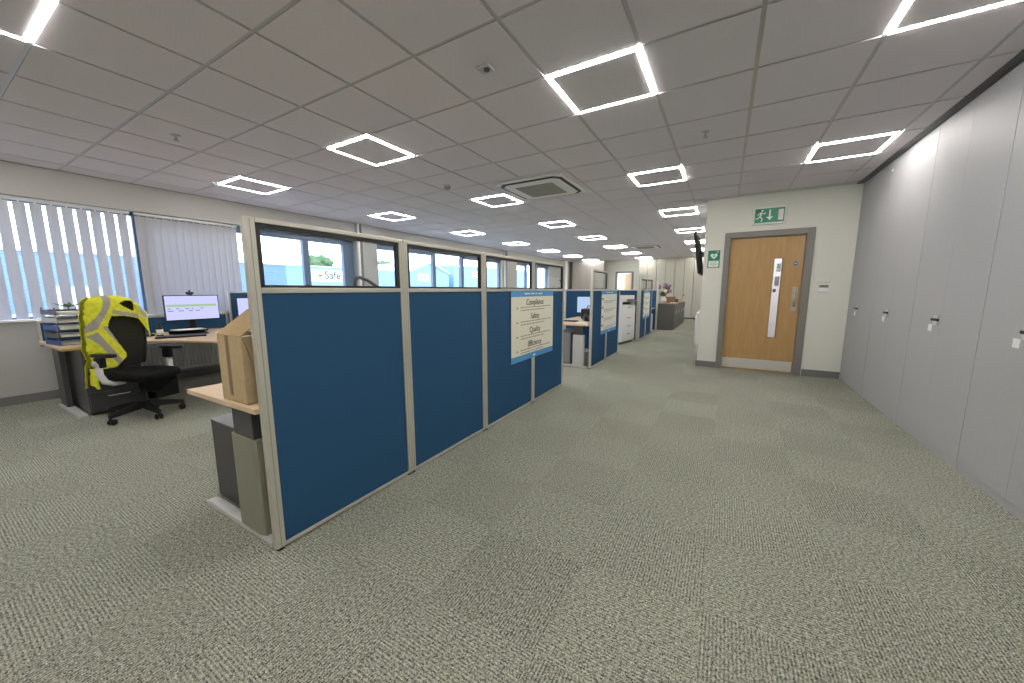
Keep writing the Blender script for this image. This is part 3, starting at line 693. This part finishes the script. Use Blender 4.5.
# ------------------------------------------------------------------ office chair + jacket
CH = (-5.10, 1.20, 0); CR = radians(20)
t = thing('office_chair', 'black mesh office chair draped with a yellow jacket', 'chair', CH, CR)
for k in range(5):
    a = radians(-15 + 72 * k); d_ = Vector((cos(a), sin(a), 0)); s_ = Vector((-sin(a), cos(a), 0))
    m = MB(); A = [Vector((0, 0, .125)) + d_ * .03, Vector((0, 0, .085)) + d_ * .30]
    sec = [(.032, .035), (.018, .018)]; rings = []
    for c_, (hw, hh) in zip(A, sec): rings.append([m.bm.verts.new(c_ + s_ * u * hw + Vector((0, 0, v_ * hh))) for u, v_ in ((-1, -1), (1, -1), (.7, 1), (-.7, 1))])
    for q in range(4): m.bm.faces.new((rings[0][q], rings[0][(q + 1) % 4], rings[1][(q + 1) % 4], rings[1][q]))
    m.bm.faces.new(rings[0][::-1]); m.bm.faces.new(rings[1]); bmesh.ops.recalc_face_normals(m.bm, faces=m.bm.faces[:])
    lg = m.build('leg', K['black'], t)
    c_ = d_ * .295; m = MB()
    for sg in (-1, 1): m.lathe([(.0, -.010), (.024, -.010), (.029, -.005), (.029, .005), (.024, .010), (.0, .010)], c_ + s_ * sg * .018 + Vector((0, 0, .029)) - d_ * .012, s_, 18)
    m.tube([c_ - d_ * .012 + Vector((0, 0, .03)) - s_ * .03, c_ - d_ * .012 + Vector((0, 0, .03)) + s_ * .03], .006, 8); m.tube([c_ + Vector((0, 0, .04)), c_ + Vector((0, 0, .085))], .011, 10)
    m.build('caster', K['black'], lg)
MB().lathe([(.045, .09), (.05, .13), (.036, .16), (.034, .26), (.022, .262), (.022, .38)], n=20).build('gas_lift', K['black'], t)
MB().box((-.13, -.09, .365), (.13, .09, .415), .012).build('mechanism', K['black'], t)
def rounded(hw, hd, n=40, e=.55, cx=0):
    return [(cx + hd * abs(cos(2 * pi * k / n)) ** e * (1 if cos(2 * pi * k / n) >= 0 else -1), hw * abs(sin(2 * pi * k / n)) ** e * (1 if sin(2 * pi * k / n) >= 0 else -1)) for k in range(n)]
m = MB(); layers = [(.86, .412), (1, .43), (1.0, .462), (.96, .478), (.80, .486), (.4, .484)]
rings = [[m.bm.verts.new((x_ * s_ + .045, y_ * s_ * .94, z_ - .02 * max(0, x_ / .25) ** 3)) for x_, y_ in rounded(.25, .25)] for s_, z_ in layers]
for A, B in zip(rings, rings[1:]):
    for k in range(40): f_ = m.bm.faces.new((A[k], A[(k + 1) % 40], B[(k + 1) % 40], B[k])); f_.smooth = True
m.bm.faces.new(rings[0][::-1]); m.bm.faces.new(rings[-1]); m.build('seat', K['blackfab'], t)
# back rest: curved mesh panel inside a frame
BX, BYc = -.215, -.005
def backpt(s_, z_):   # s in -1..1 across, z height
    wz = .213 - .09 * max(0, (z_ - .95) / .25) ** 2 - .03 * max(0, (.75 - z_) / .25)
    return Vector((BX + .025 * s_ * s_ - .03 * ((z_ - .6) / .6) ** 2 + .02 * sin((z_ - .5) * 4), BYc + s_ * wz, z_))
m = MB(); NS, NZ = 14, 18; gr = [[m.bm.verts.new(backpt(-1 + 2 * i / NS, .53 + .64 * j / NZ)) for i in range(NS + 1)] for j in range(NZ + 1)]
for j in range(NZ):
    for i in range(NS): f_ = m.bm.faces.new((gr[j][i], gr[j][i + 1], gr[j + 1][i + 1], gr[j + 1][i])); f_.smooth = True
br = m.build('backrest', K['mesh'], t)
edge = [backpt(-1, .53 + .64 * j / NZ) for j in range(NZ + 1)] + [backpt(-1 + 2 * i / NS, 1.17) for i in range(1, NS + 1)] + [backpt(1, 1.17 - .64 * j / NZ) for j in range(1, NZ + 1)] + [backpt(1 - 2 * i / NS, .53) for i in range(1, NS + 1)]
MB().tube(edge, .012, 8).build('back_frame', K['black'], br)
MB().tube([(-.08, BYc, .39), (-.22, BYc, .40), (-.252, BYc, .47), (-.247, BYc, .62), (-.238, BYc, .85)], [.028, .028, .022, .018, .014], 10).build('spine', K['black'], t)
MB().box((BX - .02, BYc - .19, .70), (BX - .008, BYc + .19, .76), .005).build('lumbar_pad', K['black'], t)
for sg in (-1, 1):
    y_ = sg * .285
    ar = MB().prism(rounded(.04, .13, 24, .6), .662, .692, 'z', .006).rot(Matrix.Translation((.04, y_, 0))).build('armrest', K['black'], t)
    MB().box((-.06, y_ - .022, .56), (.03, y_ + .022, .655), .008).build('arm_post', K['black'], ar)
    b_ = MB().tube([(.03, sg * .15, .39), (.03, sg * .24, .395), (.01, sg * .285, .425), (-.02, sg * .298, .49), (-.02, sg * .298, .60)], [.016, .022, .028, .028, .024], 12).lathe([(.0, 0), (.028, 0), (.028, .01), (.0, .012)], (-.015, sg * .322, .60), (0, sg, 0), 16).build('arm_bracket', K['lgrey'], ar); b_['label'] = 'light grey arm bracket'

# jacket
def inside(p_, poly):
    r = False; n = len(poly); x_, y_ = p_
    for i in range(n):
        (x1, y1), (x2, y2) = poly[i], poly[(i + 1) % n]
        if (y1 > y_) != (y2 > y_) and x_ < (x2 - x1) * (y_ - y1) / (y2 - y1) + x1: r = not r
    return r
def segd(p_, a, b):
    p_, a, b = Vector(p_), Vector(a), Vector(b); ab = b - a; k = max(0, min(1, (p_ - a).dot(ab) / ab.length_squared)); return (p_ - a - ab * k).length
left = [(-.217, 1.178), (-.174, 1.212), (-.058, 1.231), (-.008, 1.15), (-.053, 1.066), (-.097, .983), (-.114, .92), (0, .652), (.005, .617), (-.095, .524), (-.237, .526), (-.235, .607), (-.26, .717), (-.25, .862), (-.244, 1.026)]
topp = [(-.062, 1.231), (.04, 1.228), (.133, 1.205), (.158, 1.133), (.121, 1.174), (.05, 1.178), (-.012, 1.145)]
band = [(-.06, 1.085), (-.008, 1.155), (.06, 1.105), (.15, 1.05), (.155, .99), (.05, 1.02), (-.065, 1.03)]
right = [(.125, 1.205), (.2, 1.135), (.269, 1.047), (.268, .941), (.268, .774), (.223, .839), (.149, .985), (.115, 1.09)]
dang = [(-.264, .54), (-.215, .54), (-.236, .368), (-.234, .334), (-.255, .33), (-.268, .378)]
stripes = [[(-.1, 1.24), (-.045, 1.24), (-.088, 1.101), (-.195, .91), (-.26, .87), (-.25, .94), (-.151, 1.082)], [(-.25, .845), (-.195, .885), (-.040, .585), (-.075, .540), (-.120, .628)], [(-.155, .93), (-.105, .935), (-.002, .735), (-.035, .725)], [(-.06, 1.093), (.15, 1.038), (.15, 1.0), (-.06, 1.052)], [(.165, 1.125), (.225, 1.10), (.222, .99), (.178, 1.01)]]
outer = [(-.268, .378), (-.262, .54), (-.235, .607), (-.26, .717), (-.25, .862), (-.244, 1.026), (-.217, 1.178), (-.174, 1.212), (-.058, 1.231), (.04, 1.228), (.133, 1.205), (.2, 1.135), (.269, 1.047), (.268, .941), (.268, .774)]
backp = outer + [(.20, .64), (.05, .54), (-.12, .53), (-.215, .53), (-.236, .36), (-.234, .334), (-.255, .33)]
OFF = -.002
def edist(p_): return min(segd(p_, outer[i], outer[i + 1]) for i in range(len(outer) - 1))
m = MB(); st_ = .009; vf = {}; vb = {}
def crease(s_, z_): return .012 * noise.noise(Vector((s_ * 9 + z_ * 6, z_ * 7 - s_ * 4, 3.1))) + .006 * noise.noise(Vector((s_ * 28 + z_ * 20, z_ * 12, 7)))
def fx(s_, z_):
    d_ = min(edist((s_, z_)) / .07, 1); k = math.sqrt(max(0, 1 - (1 - d_) ** 2)); return -.228 + k * .098 + .7 * crease(s_, z_)
def bx(s_, z_):
    d_ = min(edist((s_, z_)) / .07, 1); k = math.sqrt(max(0, 1 - (1 - d_) ** 2)); return -.236 - k * .065 + .6 * crease(s_ + 3, z_)
polys = [left, topp, band, right, dang]
for i in range(-34, 36):
    for j in range(36, 140):
        s_, z_ = i * st_, j * st_; cc = (s_ + st_ / 2, z_ + st_ / 2)
        fr = any(inside(cc, p_) for p_ in polys); bk = inside(cc, backp)
        si = 1 if any(inside(cc, p_) for p_ in stripes) else 0
        for on, vd, fn, rev in ((fr, vf, fx, 0), (bk, vb, bx, 1)):
            if not on: continue
            q = []
            for a, b in ((0, 0), (1, 0), (1, 1), (0, 1)):
                key = (i + a, j + b)
                if key not in vd:
                    S, Z = key[0] * st_, key[1] * st_; vd[key] = m.bm.verts.new((fn(S, Z), S + OFF, Z))
                q.append(vd[key])
            f_ = m.bm.faces.new(q[::-1] if rev else q); f_.material_index = si if not rev else 0; f_.smooth = True
jk = m.build('high_visibility_jacket', [K['yellow'], K['stripe']]); jk.location = CH; jk.rotation_euler[2] = CR
sm = jk.modifiers.new('smooth', 'SMOOTH'); sm.factor = .5; sm.iterations = 3
so = jk.modifiers.new('thickness', 'SOLIDIFY'); so.thickness = .006; so.offset = 0
tag(jk, 'yellow high visibility jacket with grey bands hanging over the chair back', 'jacket')

# ------------------------------------------------------------------ middle bay
t = thing('office_desk', 'maple desk end behind the middle screen row, silver leg', 'desk', (0, 0, 0))
MB().box((-2.66, 5.63, .695), (-1.87, 7.30, .72), .002).build('desk_top', K['maple'], t)
c_leg(t, -2.62, -1.88, 5.68, .694, -2.14, -1.94, K['lgrey'], K['lgrey'], K['dark']); c_leg(t, -2.62, -1.88, 7.2, .694, -2.14, -1.94, K['lgrey'], K['lgrey'], K['dark'])
t = thing('pedestal_drawers', 'grey drawer pedestal under the middle maple desk', 'drawer unit', (-2.42, 5.78, 0))
MB().box((-.2, 0, .02), (.2, .55, .56), .004).build('carcass', K['grey'], t)
for k in range(3): MB().box((-.195, -.018, .035 + k * .175), (.195, -.001, .20 + k * .175), .003).build('drawer', K['grey'], t)
monitor(-2.57, 7.0, .98, .56, .34, 'pale blue lit monitor on the middle maple desk', rz=-pi / 2, on='screen_pale', rows=False).location = (-2.31, 7.05, .7205)
t = thing('desk_phone', 'black phone on the middle maple desk before the monitor', 'telephone', (-2.10, 6.36, .7205), radians(-60))
MB().prism([(-.1, 0), (.1, 0), (.1, .02), (-.1, .09)], -.1, .1, 'y', .004).build('phone_base', K['black'], t); MB().tube([(-.08, -.06, .10), (-.04, -.065, .105), (.06, -.065, .07), (.09, -.06, .05)], [.022, .014, .014, .022], 10).build('handset', K['black'], t)
t = thing('computer_keyboard', 'black keyboard on the middle maple desk', 'keyboard', (-2.45, 6.1, .7205), radians(90))
MB().box((-.07, -.22, 0), (.07, .22, .018), .004).build('keyboard_body', K['black'], t)
t = thing('equipment_box', 'black office bag on the middle desk by the screen post', 'bag', (-2.22, 6.78, .7205))
MB().box((-.16, -.1, 0), (.16, .1, .2), .03).build('bag_body', K['black'], t); MB().tube([(-.06, 0, .19), (-.05, 0, .25), (.05, 0, .25), (.06, 0, .19)], .01).build('handle', K['black'], t); t.name = 'laptop_bag'
q = MB().prism([(-.1, -.14), (.1, -.13), (.1, .15), (-.1, .14)], 0, .012).build('paper_stack', K['paper']); q.location = (-2.02, 5.86, .7205); tag(q, 'white papers near the front edge of the middle desk', 'papers')

# copier
t = thing('photocopier', 'tall white photocopier standing between two blue screen rows', 'photocopier', (-1.965, 8.86, 0), radians(-10))
MB().box((-.62, -.36, .06), (0, .40, .93), .012).build('copier_body', K['white'], t)
MB().box((-.58, -.33, 0), (-.03, .37, .06)).build('plinth', K['dark'], t)
MB().box((-.62, -.36, .99), (-.02, .40, 1.15), .012).build('scanner_lid', K['white'], t)
MB().box((-.58, -.34, .93), (-.12, .38, .99)).build('output_slot', K['rubber'], t)
MB().box((-.12, -.36, .93), (-.02, -.30, .99)).box((-.12, .34, .93), (-.02, .40, .99)).build('front_support', K['white'], t)
MB().box((-.5, -.34, 1.151), (-.10, .36, 1.175), .008).build('document_feeder', K['black'], t)
MB().prism([(-.02, 1.06), (.10, 1.0), (.10, .985), (-.02, 1.03)], -.05, .30, 'y').build('control_panel', K['dark'], t)
for k, (a, b) in enumerate(((.09, .27), (.28, .46), (.47, .65), (.66, .90))):
    dr = MB().box((.0005, -.35, a), (.014, .39, b), .004).build('paper_drawer', K['white'], t); MB().box((.0145, -.08, b - .045), (.018, .12, b - .025)).build('handle', K['grey'], dr)
# far bay desk
t = thing('office_desk', 'far desk with white end panel beyond the far screen row', 'desk', (0, 0, 0))
MB().box((-2.6, 11.2, .695), (-1.86, 12.04, .72), .002).build('desk_top', K['maple'], t); c_leg(t, -2.55, -1.88, 11.3, .694, -2.1, -1.95, K['lgrey'], K['lgrey'], K['dark']); c_leg(t, -2.55, -1.88, 11.95, .694, -2.1, -1.95, K['lgrey'], K['lgrey'], K['dark'])
q = thing('pedestal_drawers', 'pale drawer pedestal under the far desk', 'drawer unit', (-2.1, 11.4, 0)); MB().box((-.2, 0, .02), (.2, .5, .55), .004).build('carcass', K['lgrey'], q); MB().box((.201, .01, .04), (.215, .49, .28), .003).build('drawer', K['lgrey'], q); MB().box((.201, .01, .29), (.215, .49, .54), .003).build('drawer', K['lgrey'], q)

# low cabinets at the back
labs = ['grey low cabinet nearest in the row below the worktop', 'grey low cabinet second in the row below the worktop', 'grey low cabinet third in the row below the worktop', 'grey low cabinet last in the row, towards the back wall']
for k, (a, b) in enumerate(((12.45, 13.25), (13.26, 14.06), (14.07, 14.87), (14.88, 15.7))):
    t = thing('low_cabinet', labs[k], 'cabinet', (-1.60, a, 0), 0, 'low grey cabinets by the back wall')
    cb = mat('cabinet_grey_%d' % k, (.125, .122, .115), .45); L_ = b - a - .004
    MB().box((-.25, 0, .0), (.25, L_, .82), .004).build('carcass', cb, t)
    for q in (0, 1):
        dr = MB().box((.251, .005 + q * L_ / 2, .05), (.268, L_ / 2 - .003 + q * L_ / 2, .81), .003).build('door', cb, t); yy = L_ / 2 + (.06 if q else -.06)
        MB().box((.2685, yy - .008, .5), (.28, yy + .008, .62), .003).build('handle', K['lgrey'], dr)
q = MB().box((-1.87, 12.43, .8205), (-1.32, 15.72, .845), .004).build('worktop', K['tan']); tag(q, 'brown worktop lying along the row of low cabinets', 'worktop')
t = thing('flower_arrangement', 'vase of dried pinkish flowers on the brown worktop', 'flowers', (-1.72, 12.75, .8455))
MB().lathe([(.06, 0), (.09, .08), (.08, .16), (.05, .2), (.06, .22)], n=20).build('vase', K['white'], t)
rnd = random.Random(5)
for k in range(14):
    a = rnd.uniform(0, 2 * pi); r_ = rnd.uniform(.04, .26); zz = rnd.uniform(.30, .58)
    stm = MB().tube([(0, 0, .1), (r_ * .4 * cos(a), r_ * .4 * sin(a), .3), (r_ * cos(a), r_ * sin(a), zz)], .005, 6).build('stem', K['leaf'], t)
    MB().blob((r_ * cos(a), r_ * sin(a), zz), rnd.uniform(.045, .075), 2, .5, 3, seed=k).build('flower_head', K[['purple', 'bark', 'purple', 'paper', 'brownbox'][k % 5]], stm)
for k, (x_, y_, w_, h_, mm, lb) in enumerate(((-1.58, 13.25, .28, .2, 'brownbox', 'brown carton on the worktop beside the flowers'), (-1.5, 13.75, .22, .12, 'dark', 'dark low box on the worktop behind the brown carton'), (-1.48, 14.4, .3, .1, 'card', 'flat tan carton on the worktop nearer the back wall'))):
    t = thing('storage_carton', lb, 'carton', (x_, y_, .8455), radians(10 * k)); MB().box((-w_ / 2, -w_ / 2, 0), (w_ / 2, w_ / 2, h_ * .8), .004).build('carton_body', K[mm], t); MB().box((-w_ / 2 - .004, -w_ / 2 - .004, h_ * .72), (w_ / 2 + .004, w_ / 2 + .004, h_), .004).build('lid', K[mm], t)
q = MB().prism([(-.12, -.16), (.12, -.14), (.11, .16), (-.12, .15)], 0, .02).build('paper_stack', K['paper']); q.location = (-1.42, 12.98, .8455); tag(q, 'white papers on the worktop beside the brown carton', 'papers')
q = MB().prism([(-.12, -.16), (.12, -.14), (.11, .16), (-.12, .15)], 0, .03).build('paper_stack', K['paper']); q.location = (-1.42, 15.2, .8455); tag(q, 'white papers at the far end of the worktop', 'papers')

# back wall cupboards
def backcup(x0, x1, y, label, m, grp):
    t = thing('tall_cupboard', label, 'cupboard', ((x0 + x1) / 2, y, 0), 0, grp); w = (x1 - x0) / 2 - .008
    MB().box((-w, .030, 0), (w, .38, CEIL - .012)).mi(1).box((-w + .001, .022, .08), (w - .001, .0299, CEIL - .02)).build('carcass', [m, K['dark']], t)
    MB().box((-w, .008, 0), (w, .0215, .07)).build('plinth', K['dark'], t)
    MB().box((-w, 0, .075), (-.006, .0215, CEIL - .018), .001, 1).build('door', m, t); MB().box((.006, 0, .075), (w, .0215, CEIL - .018), .001, 1).build('door', m, t)
    MB().box((.02, -.02, 1.0), (.05, 0, 1.09), .004).build('handle', K['dark'], t)
ordl = ['first', 'second', 'third']
for k in range(2): backcup(-6.68 + k * .8, -5.88 + k * .8, 17.42, 'tall pale cupboard, %s from the window on the back wall' % ordl[k], K['beige'], 'tall cupboards at the back near the window')
cn = ['nearest the back doorway', 'second from the back doorway', 'third from the back doorway', 'beside the wall mounted television']
for k in range(4): backcup(-3.5 + k * .76, -2.74 + k * .76, 17.6, 'tall pale cupboard on the back wall, ' + cn[k], K['olive'], 'tall cupboards on the back wall')
d = bpy.data.objects.new('door_2', None); COL.objects.link(d); d.location = (0, BY + .4, 0); struct(d); tag(d, 'half open oak door in the back wall doorway', 'door')
MB().box((-4.67, -.02, 0), (-4.60, .16, 2.15)).box((-3.88, -.02, 0), (-3.81, .16, 2.15)).box((-4.60, -.02, 2.08), (-3.88, .16, 2.15)).build('door_frame', K['doorframe'], d)
MB().box((-.02, 0, .01), (.02, .68, 2.07), .002).rot(Matrix.Translation((-3.91, .1, 0)) @ Matrix.Rotation(radians(42), 4, 'Z')).build('door_leaf', K['oak'], d)

# television on the corridor wall
t = thing('tv', 'black wall mounted television jutting past the door wall corner', 'television', (-.345, 7.5, 1.9))
M_ = Matrix.Translation((-.085, 0, 0)) @ Matrix.Rotation(radians(-8.5), 4, 'Y')
MB().box((-.05, -.5, -.35), (.0, .5, .35), .006).rot(M_).build('casing', K['black'], t)
MB().box((-.0515, -.485, -.335), (-.0502, .485, .335)).rot(M_).build('screen_panel', K['rubber'], t)
MB().box((0, -.2, -.12), (.006, .2, .12)).box((-.075, -.12, -.03), (0, -.06, .03)).box((-.075, .06, -.03), (0, .12, .03)).build('bracket', K['dark'], t)

# leafy plant in the far window corner
t = thing('potted_plant', 'leafy green plant in a dark pot at the far end of the windows', 'plant', (-6.35, 15.2, 0))
MB().lathe([(.13, 0), (.17, .30), (.18, .32), (.16, .32), (.15, .28), (.0, .28)], n=24).build('pot', K['dark'], t)
MB().tube([(0, 0, .28), (.02, .01, .8), (.0, .02, 1.45)], [.016, .013, .008], 8).build('stem', K['bark'], t)
rnd = random.Random(9)
for k in range(16):
    a = k * 2.4; z = .95 + .045 * k; L_ = rnd.uniform(.16, .26); e = radians(rnd.uniform(-50, -10))
    m = MB().prism([(0, -.006), (L_ * .35, -.05), (L_ * .7, -.035), (L_, 0), (L_ * .7, .035), (L_ * .35, .05), (0, .006)], -.002, .002)
    m.rot(Matrix.Translation((.01, .01, z)) @ Matrix.Rotation(a, 4, 'Z') @ Matrix.Rotation(e, 4, 'Y')); m.build('leaf', K['leaf'], t)
pp = MB().tube([(-6.84, 11.2, 0), (-6.84, 11.2, CEIL - .009)], .03, 14).build('heating_pipe', K['white']); tag(pp, 'white vertical heating pipe beside the second, farther window pier', 'pipe')

# ------------------------------------------------------------------ outdoors
struct(MB().box((-140, -80, -.6), (-7.2, 160, -.35)).build('ground', K['asphalt']))
def building(y0, y1, x, h, label, mats, seam=None, gable=None, name='warehouse'):
    t = thing(name, label, 'building', (x, 0, -.35), 0, 'blue warehouses outside the windows')
    if gable: MB().prism([(y0, 0), (y1, 0), (y1, h + .35), (gable[0], gable[1] + .35), (y0, h + .35)], -18, 0, 'x').build('walls', mats[0], t)
    else:
        MB().box((-18, y0, 0), (0, seam or y1, h + .35)).build('walls', mats[0], t)
        if seam: MB().box((-18, seam, 0), (0, y1, h + .35)).build('walls', mats[1], t)
        MB().box((-18.1, y0 - .1, h + .35), (.15, y1 + .1, h + .5)).build('roof_edge', K['roof'], t)
    if gable: 
        m = MB()
        for (a, b) in (((y0, h + .35), (gable[0], gable[1] + .35)), ((gable[0], gable[1] + .35), (y1, h + .35))): m.prism([(a[0], a[1]), (b[0], b[1]), (b[0], b[1] + .25), (a[0], a[1] + .25)], -18.1, .3, 'x')
        m.build('roof_slope', K['roof'], t)
    MB().box((.001, (y0 + y1) / 2 - 1.5, 0), (.06, (y0 + y1) / 2 + 1.5, 2.0)).build('roller_door', K['roof'], t)
    return t
building(-25, 41, -45, 4.25, 'long blue clad warehouse outside with the large white sign', (K['clad'], K['clad2']), seam=24.1)
building(43.5, 53.5, -45, 4.3, 'blue warehouse with a shallow pitched roof outside', (K['clad2'],), gable=(48.3, 6.0))
building(55, 85, -45, 6.0, 'taller pale blue warehouse farther along outside', (K['clad2'], K['clad2']))
def sign(y0, y1, z0, z1, label, body=None):
    t = thing('exterior_sign', label, 'sign', (-44.92, (y0 + y1) / 2, (z0 + z1) / 2)); w, h = (y1 - y0) / 2, (z1 - z0) / 2
    MB().box((-.05, -w, -h), (0, w, h)).build('board', mat('sign_board_white', (.85, .85, .85), .5), t)
    if body: text('lettering', body, h * 1.9, K['ink'], t, (.004, w * .22, .05), FX, bold=.03)
    else:
        m = MB(); pts = [(.0, w * .35 + h * .45 * cos(a), h * .45 * sin(a)) for a in [radians(40 + 280 * k / 14) for k in range(15)]]; m.tube(pts, h * .2, 8); m.rot(Matrix.Translation((.003, 0, 0)) @ Matrix.Diagonal((.02, 1, 1, 1))); m.build('lettering', K['ink'], t)
    m = MB(); c_ = -w * .5
    m.prism([(c_ - h * .42, -h * .22), (c_ + h * .4, -h * .22), (c_ + h * .4, h * .22), (c_ - h * .42, h * .22)], .001, .004, 'x')
    for q in (-.5, .55): m.box((.001, c_ - h * .1, h * q - .05), (.004, c_ + h * .25, h * q + .05))
    m.box((.001, -w * .82, -.07), (.004, -w * .78, .07)); m.build('emblem', K['dark'], t)
sign(27.1, 31.8, 2.45, 3.95, 'large white sign reading Safe on the long blue warehouse', 'Safe')
sign(45.4, 48.0, 2.9, 4.1, 'white sign on the pitched roof warehouse outside')
sign(60.9, 63.3, 3.9, 5.1, 'white sign on the taller pale blue warehouse outside')
def tree(y, x, h, r, label, seed):
    t = thing('broad_tree', label, 'tree', (x, y, -.35), 0, 'trees behind the warehouses')
    MB().tube([(0, 0, 0), (.2, .1, h * .5), (.1, 0, h * .7)], [.4, .3, .15], 10).build('trunk', K['bark'], t)
    m = MB(); rnd = random.Random(seed)
    for k in range(16):
        a = rnd.uniform(0, 2 * pi); q = rnd.uniform(0, r * .7); zz = h * .62 + rnd.uniform(-.6, .9) * r * .55
        m.blob((q * cos(a), q * sin(a), zz), r * rnd.uniform(.3, .5), 3, .7, 2.5, seed=k)
    m.build('crown', K['leaf'], t)
tree(45.5, -73, 10.2, 3.0, 'green tree rising behind the white Safe sign', 1)
tree(62.5, -73, 10.2, 3.3, 'green tree above the long warehouse roof, farther along', 2)
tree(74, -90, 9.4, 4.0, 'broad green tree beyond the pitched roof warehouse', 3)
m = MB().tube([(0, 0, 0), (0, 0, 7.5)], .1, 8); tp = thing('exterior_pole', 'utility pole with wire outside beyond the warehouses', 'pole', (-43, 54.2, -.35)); m.build('pole', K['bark'], tp)
MB().tube([(0, -14, 7.0), (0, -7, 6.6), (0, 0, 7.3), (0, 12, 6.7), (0, 26, 7.1)], .03, 6).build('wire', K['dark'], tp)

# ------------------------------------------------------------------ light, sky, camera
W = bpy.data.worlds.new('sky'); SC.world = W; W.use_nodes = True; nt = W.node_tree.nodes; L = W.node_tree.links
bg = nt['Background']; tc = nt.new('ShaderNodeTexCoord'); sx = nt.new('ShaderNodeSeparateXYZ'); L.new(tc.outputs['Generated'], sx.inputs[0])
rp = nt.new('ShaderNodeValToRGB'); L.new(sx.outputs[2], rp.inputs[0])
rp.color_ramp.elements[0].position = 0; rp.color_ramp.elements[0].color = (.95, .97, 1, 1); rp.color_ramp.elements[1].position = .6; rp.color_ramp.elements[1].color = (.62, .78, 1, 1)
L.new(rp.outputs[0], bg.inputs[0]); bg.inputs[1].default_value = 3.6
for k, ((a, b), e) in enumerate(zip(WIN, (1, 1, 1))):   # daylight entering at each window: sky portals
    li = bpy.data.lights.new('window_portal', 'AREA'); li.shape = 'RECTANGLE'; li.size = b - a; li.size_y = HEAD - SILL; li.cycles.is_portal = True
    lo = bpy.data.objects.new('window_portal', li); COL.objects.link(lo); lo.location = (-7.12, (a + b) / 2, (SILL + HEAD) / 2); lo.rotation_euler = (pi / 2, 0, -pi / 2)
lob = bpy.data.lights.new('lobby_lamp', 'AREA'); lob.size = .8; lob.energy = 30; lob.color = (1, .92, 1)
lo = bpy.data.objects.new('lobby_lamp', lob); COL.objects.link(lo); lo.location = (.7, 8.1, CEIL - .02)
lob2 = bpy.data.lights.new('back_room_lamp', 'AREA'); lob2.size = .8; lob2.energy = 1.5
lo = bpy.data.objects.new('back_room_lamp', lob2); COL.objects.link(lo); lo.location = (-4.2, 18.9, CEIL - .05)

cam = bpy.data.cameras.new('camera'); co = bpy.data.objects.new('camera', cam); COL.objects.link(co); SC.camera = co
Rr = ((.8634896, .5043608, -.0024109), (.0685745, -.1221358, -.9901416), (-.4996831, .8548117, -.1400493))
r_, d_, f_ = [Vector(v_) for v_ in Rr]; up = -d_; bk = -f_
co.matrix_world = Matrix(((r_.x, up.x, bk.x, 0), (r_.y, up.y, bk.y, 0), (r_.z, up.z, bk.z, 1.272), (0, 0, 0, 1)))
cam.sensor_width = 36; cam.sensor_fit = 'HORIZONTAL'; cam.lens = 361.735 / 1024 * 36; cam.clip_start = .02; cam.clip_end = 400
vs = SC.view_settings; vs.view_transform = 'Standard'; vs.look = 'None'; vs.gamma = 1; vs.exposure = 1.2; vs.use_curve_mapping = False
SC.cycles.use_denoising = True; SC.cycles.max_bounces = 8; SC.cycles.diffuse_bounces = 5; SC.cycles.transparent_max_bounces = 16
SC.cycles.sample_clamp_indirect = 6
